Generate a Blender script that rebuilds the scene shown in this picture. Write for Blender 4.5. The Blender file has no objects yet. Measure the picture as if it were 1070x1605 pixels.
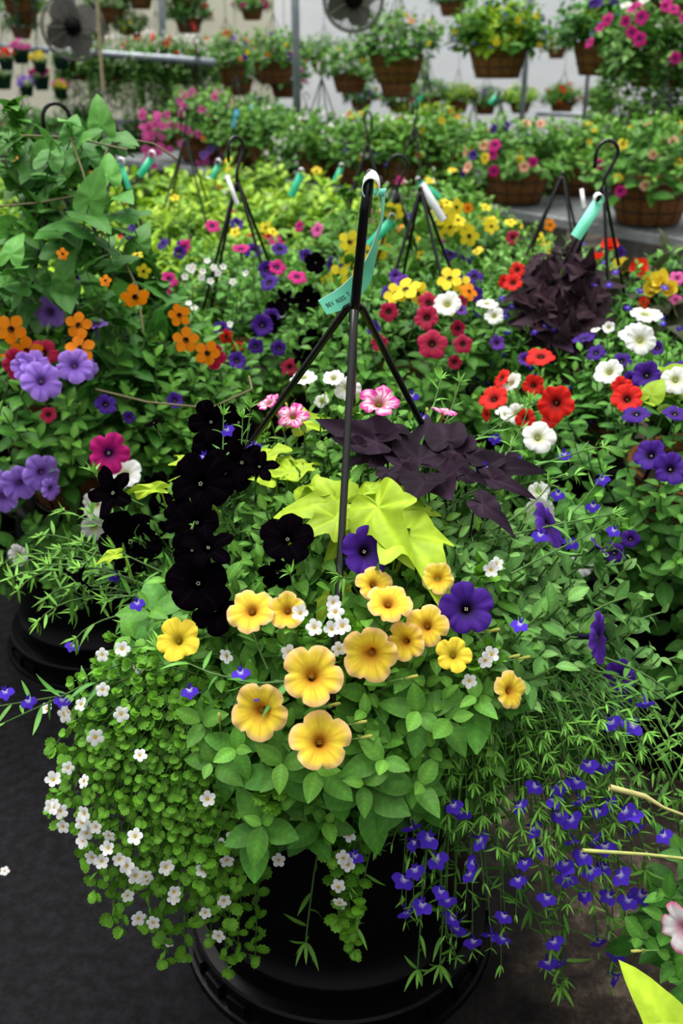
import bpy, math, random
import numpy as np
from mathutils import Vector
rnd = random.Random(7); R = np.random.default_rng(7)
PI = math.pi
SC = bpy.context.scene
COL = SC.collection
# ------------------------------------------------------------------ camera, light, exposure
H = 1.40; PITCH = math.radians(25.0); FPX = 1605*35.0/36.0
cam_d = bpy.data.cameras.new('camera'); cam = bpy.data.objects.new('camera', cam_d); COL.objects.link(cam)
cam.location = (0, 0, H); cam.rotation_euler = (PI/2-PITCH, 0, 0)
cam_d.lens = 35; cam_d.sensor_fit = 'VERTICAL'; cam_d.sensor_height = 36; cam_d.sensor_width = 24
cam_d.clip_start = .05; cam_d.clip_end = 200
cam_d.dof.use_dof = True; cam_d.dof.focus_distance = 1.28; cam_d.dof.aperture_fstop = 5.0
SC.camera = cam
SC.view_settings.view_transform = 'Standard'; SC.view_settings.look = 'None'
SC.view_settings.gamma = 1; SC.view_settings.use_curve_mapping = False
SC.view_settings.exposure = 0.5
wd = bpy.data.worlds.new('overcast'); SC.world = wd; wd.use_nodes = True
nt = wd.node_tree; nt.nodes.clear()
o_ = nt.nodes.new('ShaderNodeOutputWorld'); b_ = nt.nodes.new('ShaderNodeBackground')
tc = nt.nodes.new('ShaderNodeTexCoord'); sp = nt.nodes.new('ShaderNodeSeparateXYZ'); rp = nt.nodes.new('ShaderNodeValToRGB')
nt.links.new(tc.outputs['Generated'], sp.inputs[0]); nt.links.new(sp.outputs['Z'], rp.inputs[0])
rp.color_ramp.elements[0].position = 0.0; rp.color_ramp.elements[0].color = (.20, .21, .22, 1)
rp.color_ramp.elements[1].position = .85; rp.color_ramp.elements[1].color = (1, 1, .98, 1)
nt.links.new(rp.outputs[0], b_.inputs[0]); b_.inputs[1].default_value = 1.02
nt.links.new(b_.outputs[0], o_.inputs[0])
sun_d = bpy.data.lights.new('daylight', 'SUN'); sun_d.energy = 3.4; sun_d.angle = math.radians(50); sun_d.color = (1, .99, .95)
sun = bpy.data.objects.new('daylight', sun_d); COL.objects.link(sun); sun.rotation_euler = (math.radians(-12), math.radians(-10), 0)

# ------------------------------------------------------------------ view geometry helpers (pixel -> world ray)
CP = np.array([0, 0, H]); FW = np.array([0, math.cos(PITCH), -math.sin(PITCH)]); UPV = np.array([0, math.sin(PITCH), math.cos(PITCH)])
def ray(px, py):
    return FW + np.array([1., 0, 0])*((px-535)/FPX) + UPV*((802.5-py)/FPX)
def at_y(px, py, y):
    d = ray(px, py); return CP + d*(y/d[1])
def nrm(v):
    v = np.asarray(v, float); return v/(np.linalg.norm(v)+1e-12)
class Ell:
    """foliage dome of a plant: ellipsoid in the world"""
    def __init__(s, c, r): s.c = np.array(c, float); s.r = np.array(r, float)
    def hit(s, px, py):
        d = ray(px, py); o = (CP-s.c)/s.r; q = d/s.r
        a = q@q; b = o@q; c = o@o-1; disc = b*b-a*c
        t = (-b-math.sqrt(disc))/a if disc > 0 else -b/a
        p = CP+d*t
        return p
    def normal(s, p): return nrm((p-s.c)/(s.r**2))

# ------------------------------------------------------------------ materials
def new_mat(name):
    m = bpy.data.materials.new(name); m.use_nodes = True; n = m.node_tree; n.nodes.clear(); return m, n
def pr_mat(name, col, rough=.5, metal=0, noise=None, nscale=30, bump=0, spec=.5, stretch=None, bscale=None):
    m, n = new_mat(name); o = n.nodes.new('ShaderNodeOutputMaterial'); p = n.nodes.new('ShaderNodeBsdfPrincipled')
    p.inputs['Base Color'].default_value = (*col, 1); p.inputs['Roughness'].default_value = rough
    p.inputs['Metallic'].default_value = metal; p.inputs['Specular IOR Level'].default_value = spec
    n.links.new(p.outputs[0], o.inputs[0])
    if noise or bump:
        t = n.nodes.new('ShaderNodeTexCoord'); mp = n.nodes.new('ShaderNodeMapping')
        if stretch: mp.inputs['Scale'].default_value = stretch
        nz = n.nodes.new('ShaderNodeTexNoise'); nz.inputs['Scale'].default_value = nscale; nz.inputs['Detail'].default_value = 8
        nz.inputs['Roughness'].default_value = .65
        n.links.new(t.outputs['Object'], mp.inputs[0]); n.links.new(mp.outputs[0], nz.inputs['Vector'])
        if noise:
            r = n.nodes.new('ShaderNodeValToRGB'); r.color_ramp.elements[0].color = (*col, 1); r.color_ramp.elements[0].position = .35
            r.color_ramp.elements[1].color = (*noise, 1); r.color_ramp.elements[1].position = .68
            n.links.new(nz.outputs['Fac'], r.inputs[0]); n.links.new(r.outputs[0], p.inputs['Base Color'])
        if bump:
            nb = nz
            if bscale:
                nb = n.nodes.new('ShaderNodeTexNoise'); nb.inputs['Scale'].default_value = bscale; nb.inputs['Detail'].default_value = 4
                n.links.new(mp.outputs[0], nb.inputs['Vector'])
            b = n.nodes.new('ShaderNodeBump'); b.inputs['Strength'].default_value = bump; b.inputs['Distance'].default_value = .01
            n.links.new(nb.outputs['Fac'], b.inputs['Height']); n.links.new(b.outputs[0], p.inputs['Normal'])
    return m
def organic(name, rough, trans, spec, nscale, amt, bump=.0, sheen=0):
    m, n = new_mat(name); L = n.links.new
    o = n.nodes.new('ShaderNodeOutputMaterial'); p = n.nodes.new('ShaderNodeBsdfPrincipled')
    a = n.nodes.new('ShaderNodeAttribute'); a.attribute_name = 'Col'
    tcn = n.nodes.new('ShaderNodeTexCoord')
    nz = n.nodes.new('ShaderNodeTexNoise'); nz.inputs['Scale'].default_value = nscale; nz.inputs['Detail'].default_value = 3
    L(tcn.outputs['Object'], nz.inputs['Vector'])
    mr = n.nodes.new('ShaderNodeMapRange'); mr.inputs[1].default_value = .3; mr.inputs[2].default_value = .7
    mr.inputs[3].default_value = 1-amt; mr.inputs[4].default_value = 1+amt
    L(nz.outputs['Fac'], mr.inputs[0])
    mx = n.nodes.new('ShaderNodeVectorMath'); mx.operation = 'SCALE'
    # fine side veins of the leaf blade (coordinate stored with the leaf)
    fr = n.nodes.new('ShaderNodeMath'); fr.operation = 'PINGPONG'; fr.inputs[1].default_value = .5; L(a.outputs['Alpha'], fr.inputs[0])
    ve = n.nodes.new('ShaderNodeMapRange'); ve.inputs[1].default_value = .02; ve.inputs[2].default_value = .13; ve.inputs[3].default_value = 1.20; ve.inputs[4].default_value = .97; L(fr.outputs[0], ve.inputs[0])
    gt = n.nodes.new('ShaderNodeMath'); gt.operation = 'GREATER_THAN'; gt.inputs[1].default_value = .05; L(a.outputs['Alpha'], gt.inputs[0])
    vm = n.nodes.new('ShaderNodeMix'); vm.inputs[2].default_value = 1.; L(gt.outputs[0], vm.inputs[0]); L(ve.outputs[0], vm.inputs[3])
    mm = n.nodes.new('ShaderNodeMath'); mm.operation = 'MULTIPLY'; L(mr.outputs[0], mm.inputs[0]); L(vm.outputs[0], mm.inputs[1])
    L(a.outputs['Color'], mx.inputs[0]); L(mm.outputs[0], mx.inputs['Scale'])
    L(mx.outputs[0], p.inputs['Base Color']); p.inputs['Roughness'].default_value = rough
    p.inputs['Specular IOR Level'].default_value = spec
    if sheen: p.inputs['Sheen Weight'].default_value = sheen; p.inputs['Sheen Roughness'].default_value = .5
    tr = n.nodes.new('ShaderNodeBsdfTranslucent'); L(mx.outputs[0], tr.inputs[0])
    ms = n.nodes.new('ShaderNodeMixShader'); ms.inputs[0].default_value = trans
    L(p.outputs[0], ms.inputs[1]); L(tr.outputs[0], ms.inputs[2]); L(ms.outputs[0], o.inputs[0])
    if bump:
        b = n.nodes.new('ShaderNodeBump'); b.inputs['Strength'].default_value = bump; b.inputs['Distance'].default_value = .002
        L(nz.outputs['Fac'], b.inputs['Height']); L(b.outputs[0], p.inputs['Normal'])
    return m
M_LEAF = organic('leaf_tissue', .5, .20, .22, 55, .14, .4)
M_DARKLEAF = organic('dark_purple_leaf_tissue', .6, .05, .07, 40, .2, .4)
M_PETAL = organic('petal_tissue', .6, .28, .2, 60, .10, .3)
M_DARKP = organic('velvet_petal_tissue', .9, .0, .0, 60, .3, .3)
M_STEM = organic('stem_tissue', .55, .0, .3, 60, .15)
M_BLACKMETAL = pr_mat('black_painted_metal', (.003, .003, .0035), .22, 0, spec=.45)
M_WIRE = pr_mat('dark_green_wire', (.012, .016, .012), .45)
M_COIR = pr_mat('coir_fibre', (.17, .065, .02), .95, noise=(.42, .19, .07), nscale=60, bump=.9, stretch=(1, 1, 3), spec=.1)
M_SOIL = pr_mat('potting_soil', (.01, .007, .005), .95, noise=(.035, .024, .015), nscale=70, bump=.8)
M_POT = pr_mat('black_pot_plastic', (.0022, .0022, .0025), .30, spec=.10, bump=.08, nscale=4)
M_DGREEN = pr_mat('dark_green_plastic', (.004, .03, .018), .4)
M_STEEL = pr_mat('galvanised_steel', (.22, .25, .28), .45, .6, noise=(.32, .35, .38), nscale=12)
M_BENCH = pr_mat('weathered_bench_metal', (.17, .19, .20), .6, .2, noise=(.30, .31, .32), nscale=9)
M_BLOCK = pr_mat('concrete_block', (.16, .15, .135), .9, noise=(.30, .29, .26), nscale=14, bump=.4)
M_WHITE = pr_mat('white_label_stock', (.82, .82, .84), .45)
M_MINT = pr_mat('mint_label_stock', (.22, .90, .60), .45)
M_GREENTAG = pr_mat('green_label_stock', (.03, .55, .30), .45)
M_REDTAG = pr_mat('red_label_stock', (.72, .03, .035), .45)
M_BLUETAG = pr_mat('blue_label_stock', (.05, .45, .70), .45)
M_INK = pr_mat('black_ink', (.01, .02, .015), .6)
M_FAN = pr_mat('dusty_fan_metal', (.09, .085, .08), .6, .3, noise=(.2, .19, .17), nscale=8)
M_TWIG = pr_mat('dry_twine', (.40, .33, .20), .8)
# ------------------------------------------------------------------ object helpers
def link(o, parent=None):
    COL.objects.link(o)
    if parent: o.parent = parent
    return o
def tag(o, label=None, cat=None, group=None, kind=None):
    if label: o['label'] = label
    if cat: o['category'] = cat
    if group: o['group'] = group
    if kind: o['kind'] = kind
    return o
def thing(name, loc, label, cat, group=None):
    o = bpy.data.objects.new(name, None); o.empty_display_size = .05; o.location = [float(v) for v in loc]; COL.objects.link(o)
    return tag(o, label, cat, group)
def rloc(o):
    p = np.zeros(3)
    while o: p += np.array(o.location); o = o.parent
    return p
LEAFMUL = (.62, .72, .50)
class MB:
    leafy = False
    def __init__(s): s.V = []; s.C = []; s.Q = []; s.T = []; s.n = 0
    def add(s, t, Rm=None, T=None, col=None, mat=0):
        V, Cc, Q, Tr = t
        if Rm is None: W = V[None]; k = 1; 
        else:
            Rm = np.asarray(Rm, float).reshape(-1, 3, 3); T = np.asarray(T, float).reshape(-1, 3); k = len(Rm)
            if not k: return
            W = np.einsum('kij,vj->kvi', Rm, V)+T[:, None, :]
        if Cc.shape[1] == 3: Cc = np.hstack([Cc, np.zeros((len(Cc), 1))])
        cc = np.broadcast_to(Cc[None], (k, len(V), 4))
        if mat == 1 and s.leafy: cc = cc*np.array([.6, .62, .55, 1])
        if col is not None and mat == 0 and s.leafy: col = np.asarray(col, float)*np.array(LEAFMUL)
        if col is not None:
            col = np.asarray(col, float).reshape(-1, 1, 3); cc = cc*np.concatenate([col, np.ones((len(col), 1, 1))], 2)
        off = s.n+np.arange(k)[:, None, None]*len(V)
        s.V.append(W.reshape(-1, 3)); s.C.append(cc.reshape(-1, 4))
        if len(Q): s.Q.append(((Q[None]+off).reshape(-1, 4), mat))
        if len(Tr): s.T.append(((Tr[None]+off).reshape(-1, 3), mat))
        s.n += k*len(V)
    def mesh(s, name, mats, org=None, smooth=True):
        V = np.concatenate(s.V); Cc = np.concatenate(s.C)
        if org is not None: V = V-org
        me = bpy.data.meshes.new(name)
        nq = sum(len(q) for q, _ in s.Q); ntr = sum(len(q) for q, _ in s.T)
        loops = np.concatenate([q.ravel() for q, _ in s.Q]+[q.ravel() for q, _ in s.T]).astype(np.int32)
        starts = np.concatenate([np.arange(nq)*4, nq*4+np.arange(ntr)*3]).astype(np.int32)
        mi = np.concatenate([np.full(len(q), m) for q, m in s.Q]+[np.full(len(q), m) for q, m in s.T]).astype(np.int32)
        me.vertices.add(len(V)); me.vertices.foreach_set('co', V.astype(np.float32).ravel())
        me.loops.add(len(loops)); me.loops.foreach_set('vertex_index', loops)
        me.polygons.add(nq+ntr); me.polygons.foreach_set('loop_start', starts)
        me.polygons.foreach_set('material_index', mi)
        me.polygons.foreach_set('use_smooth', np.full(nq+ntr, smooth))
        a = me.attributes.new('Col', 'FLOAT_COLOR', 'POINT')
        a.data.foreach_set('color', Cc.astype(np.float32).ravel())
        for m in mats: me.materials.append(m)
        me.update(calc_edges=True); me.validate()
        return me
    def build(s, name, parent, mats, smooth=True):
        me = s.mesh(name, mats, rloc(parent) if parent else None, smooth)
        return link(bpy.data.objects.new(name, me), parent)
W1 = np.ones(3)
NQ = np.zeros((0, 4), int); NT = np.zeros((0, 3), int)
def gridfaces(nu, nv, wrap=False):
    i, j = np.meshgrid(np.arange(nu), np.arange(nv), indexing='ij'); w = nv if wrap else nv+1
    a = i*w+j; b = i*w+(j+1) % w if wrap else i*w+j+1
    return np.stack([a, b, b+w, a+w], -1).reshape(-1, 4)
def tube(pts, rad, n=6, col=(1, 1, 1), cap=False):
    P = np.array(pts, float); m = len(P); rad = np.broadcast_to(np.asarray(rad, float), (m,))
    tg = np.gradient(P, axis=0); tg /= np.linalg.norm(tg, axis=1)[:, None]+1e-12
    up = np.array([0, 0, 1.]) if abs(tg[0][2]) < .9 else np.array([1., 0, 0])
    V = []
    for k in range(m):
        x = nrm(np.cross(tg[k], up)); up = nrm(np.cross(x, tg[k])); a = np.arange(n)/n*2*PI
        V.append(P[k]+rad[k]*(np.cos(a)[:, None]*x+np.sin(a)[:, None]*up))
    V = np.concatenate(V); Q = gridfaces(m-1, n, True); T = NT
    if cap:
        V = np.vstack([V, P[0], P[-1]]); e = len(V)-2; a = np.arange(n)
        T = np.concatenate([np.stack([(a+1) % n, a, np.full(n, e)], 1), np.stack([(m-1)*n+a, (m-1)*n+(a+1) % n, np.full(n, e+1)], 1)])
    return V, np.tile(np.array(col, float), (len(V), 1)), Q, T
def lathe(prof, n=32, c=(0, 0, 0), col=(1, 1, 1)):
    a = np.arange(n)/n*2*PI; V = np.concatenate([np.stack([r*np.cos(a)+c[0], r*np.sin(a)+c[1], np.full(n, z+c[2])], 1) for r, z in prof])
    return V, np.tile(np.array(col, float), (len(V), 1)), gridfaces(len(prof)-1, n, True), NT
def box(lo, hi, col=(1, 1, 1)):
    x0, y0, z0 = lo; x1, y1, z1 = hi
    V = np.array([[x0, y0, z0], [x1, y0, z0], [x1, y1, z0], [x0, y1, z0], [x0, y0, z1], [x1, y0, z1], [x1, y1, z1], [x0, y1, z1]], float)
    Q = np.array([[0, 3, 2, 1], [4, 5, 6, 7], [0, 1, 5, 4], [1, 2, 6, 5], [2, 3, 7, 6], [3, 0, 4, 7]])
    return V, np.tile(np.array(col, float), (8, 1)), Q, NT
def rotz(t, ang, c=(0, 0, 0)):
    V, C, Q, T = t; ca, sa = math.cos(ang), math.sin(ang); m = np.array([[ca, -sa, 0], [sa, ca, 0], [0, 0, 1]])
    return V@m.T+np.array(c), C, Q, T
def frame(ydir, zdir):
    y = nrm(ydir); x = np.cross(y, zdir); 
    if np.linalg.norm(x) < 1e-5: x = np.cross(y, [.3, .5, .8])
    x = nrm(x); z = np.cross(x, y); return np.stack([x, y, z], 1)
def frameZ(z, roll=0.):
    z = nrm(z); a = np.array([0, 0, 1.]) if abs(z[2]) < .95 else np.array([0, 1., 0])
    y = nrm(a-z*(a@z)); x = np.cross(y, z); c, s = math.cos(roll), math.sin(roll)
    return np.stack([x*c+y*s, -x*s+y*c, z], 1)
# ------------------------------------------------------------------ leaf templates (base at origin, grows +Y, face +Z, length 1)
def grid_leaf(nu, nv, prof, fold=.25, droop=.25, wave=0., vein=1.35, pet=.0):
    t = np.linspace(0, 1, nu+1)[:, None]; s = np.linspace(-1, 1, nv+1)[None]
    w = np.maximum(prof(t), .006); x = s*w; y = t*np.cos(droop*.5)+0*s
    z = fold*np.abs(s)*w-droop*t**2+wave*np.sin(t*17+s*2)*np.abs(s)+0*s
    V = np.stack([x+0*y, y+0*x, z], -1).reshape(-1, 3)
    c = np.where(np.abs(s) < .01, vein, 1.)+0*t; C = np.repeat(c.reshape(-1, 1), 3, 1)
    al = (t*6.2-np.abs(s)*1.1+1.5) if nu >= 7 else 0*t+0*s
    C = np.hstack([C, (al+0*s+0*t).reshape(-1, 1)])
    return V, C, gridfaces(nu, nv), NT
def polar_leaf(outline, n=40, rings=4, cup=.18, veins=(), shift=0., scal=(0, 0), wave=.02, lift=1.3, seed=0, fold=.025):
    a = np.arange(n)/n*2*PI-PI; aa = np.degrees(np.abs(a)); xs, ys = zip(*outline); r = np.interp(aa, xs, ys)
    if scal[0]: r = r*(1+scal[1]*np.cos(scal[0]*a))
    V = [np.zeros((1, 3))]; C = [np.full((1, 1), lift)]
    ph = seed*1.7
    for k in range(1, rings+1):
        f = k/rings; x = np.sin(a)*r*f; y = np.cos(a)*r*f
        z = -cup*(x*x*.8+(y*y)*.9*np.sign(y).clip(0, 1))+wave*f*np.sin(a*5+ph+f*3)+fold*f*np.abs(np.sin(a))
        V.append(np.stack([x, y, z], 1)); c = np.ones(n)
        for v in veins:
            c += (lift-1)*np.exp(-((aa-abs(v))/(2.6/f+1.))**2)*(1-.35*f)
        C.append(c[:, None])
    V = np.concatenate(V); V[:, 1] += shift; V[:, 2] -= 0; C = np.repeat(np.concatenate(C), 3, 1)
    Q = []
    for k in range(rings-1):
        b = 1+k*n; j = np.arange(n); Q.append(np.stack([b+j, b+n+j, b+n+(j+1) % n, b+(j+1) % n], 1))
    j = np.arange(n); T = np.stack([np.zeros(n, int), 1+j, 1+(j+1) % n], 1)
    return V, C, (np.concatenate(Q) if Q else NQ), T
ov = lambda W, p=.75: (lambda t: W*np.sin(PI*np.clip(t, 0, 1)**p)**.8)
PET = lambda t: .275*np.sin(PI*np.clip((t-.06)/.94, 0, 1)**.80)**.82+.018
L_PET = [grid_leaf(7, 4, PET, .18, d, .0, 1.3) for d in (.05, .25, .45)]
L_PETLO = [grid_leaf(4, 2, PET, .3, d) for d in (.1, .4)]
L_LIN = [grid_leaf(6, 2, ov(.09, .8), .3, d) for d in (.1, .5, -.35)]
L_BAC = [polar_leaf([(0, .5), (180, .46)], 40, 3, .5, (0, 40, 80, 120), .48, (10, .09), .0, 1.45), polar_leaf([(0, .5), (180, .46)], 40, 3, -.4, (0, 40, 80, 120), .48, (10, .09), .02, 1.45)]
HEART = [(0, 1), (8, .86), (20, .74), (40, .64), (70, .56), (100, .54), (130, .53), (155, .44), (172, .25), (180, .12)]
LIME = [(0, 1), (6, .88), (14, .70), (24, .56), (36, .46), (46, .46), (56, .60), (63, .66), (70, .58), (85, .45), (110, .45), (135, .46), (158, .34), (180, .1)]
DARK = [(0, 1), (7, .82), (18, .60), (35, .47), (55, .44), (72, .47), (90, .42), (120, .42), (140, .40), (162, .3), (180, .08)]
THUN = [(0, 1), (8, .86), (20, .66), (40, .50), (70, .42), (100, .43), (125, .50), (142, .56), (158, .42), (180, .14)]
L_LIME = [polar_leaf(LIME, 72, 7, .45, (0, 62, 118, 150), wave=w*1.3, lift=1.4, seed=i, fold=.14) for i, w in enumerate((.02, .035, .03))]
L_DARK = [polar_leaf(DARK, 48, 6, c, (0, 60, 120), wave=.03, lift=1.7, seed=i, fold=.12) for i, c in enumerate((.3, .5, -.2))]
L_THUN = [polar_leaf(THUN, 40, 5, c, (0, 35, 100), wave=.03, lift=1.25, seed=i) for i, c in enumerate((.3, .6))]
L_HEART = [polar_leaf(HEART, 24, 3, .4, (0, 50, 100), wave=.04, lift=1.2, seed=i) for i in range(2)]
# ------------------------------------------------------------------ flower templates (face +Z, radius 1)
def trumpet(base, throat, edge=None, vein=None, notch=.13, ruffle=.05, n=60, seed=0, depth=1.25, cup=.0, star=None, flat=False, pk=.5, eye=.2, speck=None):
    rg = np.random.default_rng(seed)
    prof = [(.05, -depth), (.085, -depth*.62), (.11, -.42), (.15, -.2), (.22, -.06), (.36, .02), (.55, .05), (.75, .07), (.9, .05), (1., .0)]
    if flat: prof = [(.02, -.5), (.07, -.3), (.10, -.08), (.2, .0), (.4, .03), (.7, .03), (1., -.02)]
    a = np.arange(n)/n*2*PI; lobe = np.abs(np.cos(2.5*a))**pk
    rot = rg.uniform(0, 6.28); ph = rg.uniform(0, 6.28, 3); lob_i = (np.round(a/(2*PI/5)) % 5).astype(int); lr = 1+rg.uniform(-.06, .06, 5)[lob_i]
    V = []; C = []
    base = np.array(base, float); throat = np.array(throat, float); edge = base if edge is None else np.array(edge, float)
    for k, (r, z) in enumerate(prof):
        f = max(0, (r-.2)/.8); rr = r*(1-notch*f**1.5*(1-lobe)*2.2)*(1+(lr-1)*f)
        zz = z+cup*f+ruffle*f**2*(np.sin(10*a+ph[0])*.6+np.sin(15*a+ph[1])*.5+.8*np.sin(2*a+ph[2]))+f*.05*(np.abs(np.cos(2.5*a))-.5)
        V.append(np.stack([rr*np.cos(a), rr*np.sin(a), zz], 1))
        if f <= 0: c = np.tile(throat if r < eye else (throat+base)/2, (n, 1))
        else:
            m = np.clip((r-eye)/.32, 0, 1); c = np.tile(throat*(1-m)+base*m, (n, 1))
            e = np.clip((r-.72)/.28, 0, 1); c = c*(1-e)+edge*e
            if vein is not None:
                mid = np.exp(-(((a+PI/5) % (2*PI/5)-PI/5)/.06)**2)*(1-f)**.5+.35*(np.sin(a*25+1) > .6)*(1-f)
                mid = np.clip(mid, 0, 1)[:, None]*.75; c = c*(1-mid)+np.array(vein)*mid
            if star is not None:
                mid = (rg.random((n, 1)) < .42)*1.*(f < 1.1); c = c*(1-mid)+np.array(star)*mid
        c = c*(1+rg.uniform(-.05, .05, (n, 1))); C.append(c)
    V = np.concatenate(V); C = np.concatenate(C); c, s = math.cos(rot), math.sin(rot)
    V = V@np.array([[c, -s, 0], [s, c, 0], [0, 0, 1]]).T
    return V, C, gridfaces(len(prof)-1, n, True), NT
def scale_t(t, s, off=(0, 0, 0)):
    return t[0]*np.array(s)+np.array(off), t[1], t[2], t[3]
def calyx(mb, z, size, mat=1):
    fr = [frame([math.cos(q), math.sin(q), 1.6], [math.cos(q), math.sin(q), -.6]) for q in np.arange(5)*2*PI/5]
    mb.add(L_LIN[0], np.array(fr)*size, [[0, 0, z]]*5, [[.10, .24, .05]]*5, mat)
    mb.add(tube([[0, 0, z-.9], [0.03, 0, z-.4], [0, 0, z]], [.05, .05, .08], 5, (.1, .22, .05)), mat=mat)
def stamens(mb, z, n, col, r, mat=0, s=.05):
    for k in range(n):
        q = k*2*PI/n+.3; mb.add(scale_t(lathe([(0.001, -1), (.8, -.6), (1, 0), (.8, .6), (.001, 1)], 6), (s, s, s), (r*math.cos(q), r*math.sin(q), z)), np.eye(3), [[0, 0, 0]], [col], mat)
FM = {}
def reg(kind, i, mb, mats):
    FM.setdefault(kind, []).append(mb.mesh('flower_'+kind, mats))
PETUNIAS = {
 'golden': dict(base=(.90, .66, .04), throat=(.50, .20, .01), edge=(.92, .58, .27), vein=(.66, .36, .02), notch=.095, ruffle=.085),
 'yellow': dict(base=(.88, .66, .04), throat=(.45, .32, .01), edge=(.88, .68, .06), vein=(.62, .42, .02), notch=.10, ruffle=.09),
 'violet': dict(base=(.055, .009, .25), throat=(.008, .003, .02), vein=(.03, .004, .12), notch=.10, ruffle=.07),
 'violetwhite': dict(base=(.065, .011, .28), throat=(.01, .003, .03), edge=(.13, .04, .42), vein=(.03, .004, .13), notch=.12, ruffle=.08),
 'lavender': dict(base=(.33, .17, .72), throat=(.12, .05, .30), edge=(.40, .24, .78), vein=(.16, .05, .42), notch=.10, ruffle=.09),
 'magenta': dict(base=(.60, .012, .21), throat=(.04, .004, .08), vein=(.40, .006, .13), notch=.13, ruffle=.07),
 'crimson': dict(base=(.40, .008, .045), throat=(.02, .002, .006), edge=(.50, .012, .09), vein=(.22, .004, .02), notch=.11, ruffle=.07),
 'red': dict(base=(.72, .014, .008), throat=(.05, .003, .003), vein=(.50, .008, .004), notch=.10, ruffle=.08),
 'white': dict(base=(.82, .83, .80), throat=(.50, .52, .20), notch=.08, ruffle=.08),
 'peach': dict(base=(.82, .42, .28), throat=(.5, .2, .05), edge=(.85, .50, .38), vein=(.7, .25, .14), notch=.1, ruffle=.05),
 'starry': dict(base=(.86, .66, .76), throat=(.35, .20, .05), edge=(.72, .04, .34), notch=.16, ruffle=.07, star=(.68, .03, .32)),
 'pink': dict(base=(.75, .12, .40), throat=(.4, .05, .2), vein=(.6, .06, .3), notch=.12, ruffle=.06),
 'midpurple': dict(base=(.13, .03, .34), throat=(.02, .01, .06), vein=(.05, .01, .14), notch=.12, ruffle=.07),
}
for kd, kw in PETUNIAS.items():
    for i in range(4):
        mb = MB(); mb.add(trumpet(n=50, seed=i*13+hash(len(kd)*7) % 50, cup=(0, .08, -.05, .15)[i], **kw)); calyx(mb, -1.2, .55)
        th = kw['throat']; stamens(mb, -.1, 4, (.75, .72, .5) if kd in ('violet', 'white', 'magenta') else (.35, .25, .06), .05, 0, .028)
        reg(kd, i, mb, [M_PETAL, M_STEM])
for i in range(4):
    mb = MB(); mb.add(trumpet((.0016, .0009, .0018), (.0008, .0006, .001), n=50, notch=(.12, .14, .1, .3)[i], ruffle=.07, vein=(.004, .0028, .004), seed=i+90, pk=(.45, .5, .4, 1.)[i], cup=(0, .05, .1, .1)[i], depth=1.1)); calyx(mb, -1.05, .5)
    stamens(mb, -.03, 5, (.42, .45, .33), .05, 0, .022); reg('black', i, mb, [M_DARKP, M_STEM])
def petal(w, l, col0, col1, tt=.3, nu=6, nv=4, tipw=.5, droop=.1):
    t = np.linspace(0, 1, nu+1)[:, None]; s = np.linspace(-1, 1, nv+1)[None]
    ww = w*np.sin(PI*np.clip(.10+t*.80, 0, 1)**(.6+tipw))**.7
    V = np.stack([s*ww+0*t, (t-.12*t*np.abs(s)**3)*l+0*s, -droop*t**2+.12*np.abs(s)*ww*t+0*s+.02*np.sin(s*5+t*6)], -1).reshape(-1, 3)
    m = np.clip(t/tt, 0, 1)+0*s; C = (np.array(col0)[None]*(1-m.reshape(-1, 1))+np.array(col1)[None]*m.reshape(-1, 1))
    return V, C, gridfaces(nu, nv), NT
def susan(kd, c1, c0):
    for i in range(3):
        rg = np.random.default_rng(i+3); mb = MB(); p = petal(.43, 1., c0, c1, .25, tipw=1.0, droop=.08)
        fr = [frame([math.cos(q), math.sin(q), rg.uniform(-.15, .2)], [0, 0, 1]) for q in np.arange(5)*2*PI/5+rg.uniform(-.08, .08, 5)+i]
        mb.add(p, fr, [[.12*f[0][1], .12*f[1][1], .01*k] for k, f in enumerate(fr)])
        mb.add(lathe([(.25, .03), (.24, .06), (.15, .03), (.001, -.1)], 14), np.eye(3), [[0, 0, 0]], [(.012, .006, .004)])
        mb.add(lathe([(.22, .02), (.17, -.3), (.12, -.8), (.09, -1.)], 10), np.eye(3), [[0, 0, 0]], [(.2, .12, .03)]); calyx(mb, -.9, .4)
        reg(kd, i, mb, [M_PETAL, M_STEM])
susan('susan', (.88, .70, .03), (.82, .62, .02)); susan('susanorange', (.90, .26, .004), (.85, .22, .004))
for i in range(3):
    mb = MB(); mb.add(trumpet((.84, .85, .86), (.65, .42, .03), n=40, notch=.16, ruffle=.03, seed=i, flat=True, pk=.6, eye=.12, cup=(0, .15, .3)[i]))
    mb.add(lathe([(.14, .02), (.10, .06), (.001, .08)], 10), np.eye(3), [[0, 0, 0]], [(.62, .42, .02)]); calyx(mb, -.5, .3)
    reg('bacopa', i, mb, [M_PETAL, M_STEM])
for i in range(3):
    rg = np.random.default_rng(i+33); mb = MB(); blue = np.array((.085, .028, .62))*(1, 1.1, .9)[i]
    for q, w, l in ((-90, .36, .95), (-28, .40, .92), (208, .40, .92)):
        q = math.radians(q+rg.uniform(-6, 6)); mb.add(petal(w, l, (.85, .85, .92), blue, .32, tipw=.75, droop=.12), frame([math.cos(q), math.sin(q), .05], [0, 0, 1]), [[0, 0, 0]])
    for q in (66, 116):
        q = math.radians(q+rg.uniform(-8, 8)); mb.add(petal(.11, .62, blue*.7, blue, .3, tipw=.3, droop=-.25), frame([math.cos(q), math.sin(q), .35], [0, 0, 1]), [[0, 0, 0]])
    mb.add(tube([[0, .08, .02], [0, .14, -.35], [0, .05, -.8]], [.10, .10, .07], 7, blue*.6)); mb.add(tube([[0, .05, -.75], [0, -.15, -1.5]], [.05, .03], 5, (.09, .2, .05)), mat=1)
    reg('lobelia', i, mb, [M_PETAL, M_STEM])
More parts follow.
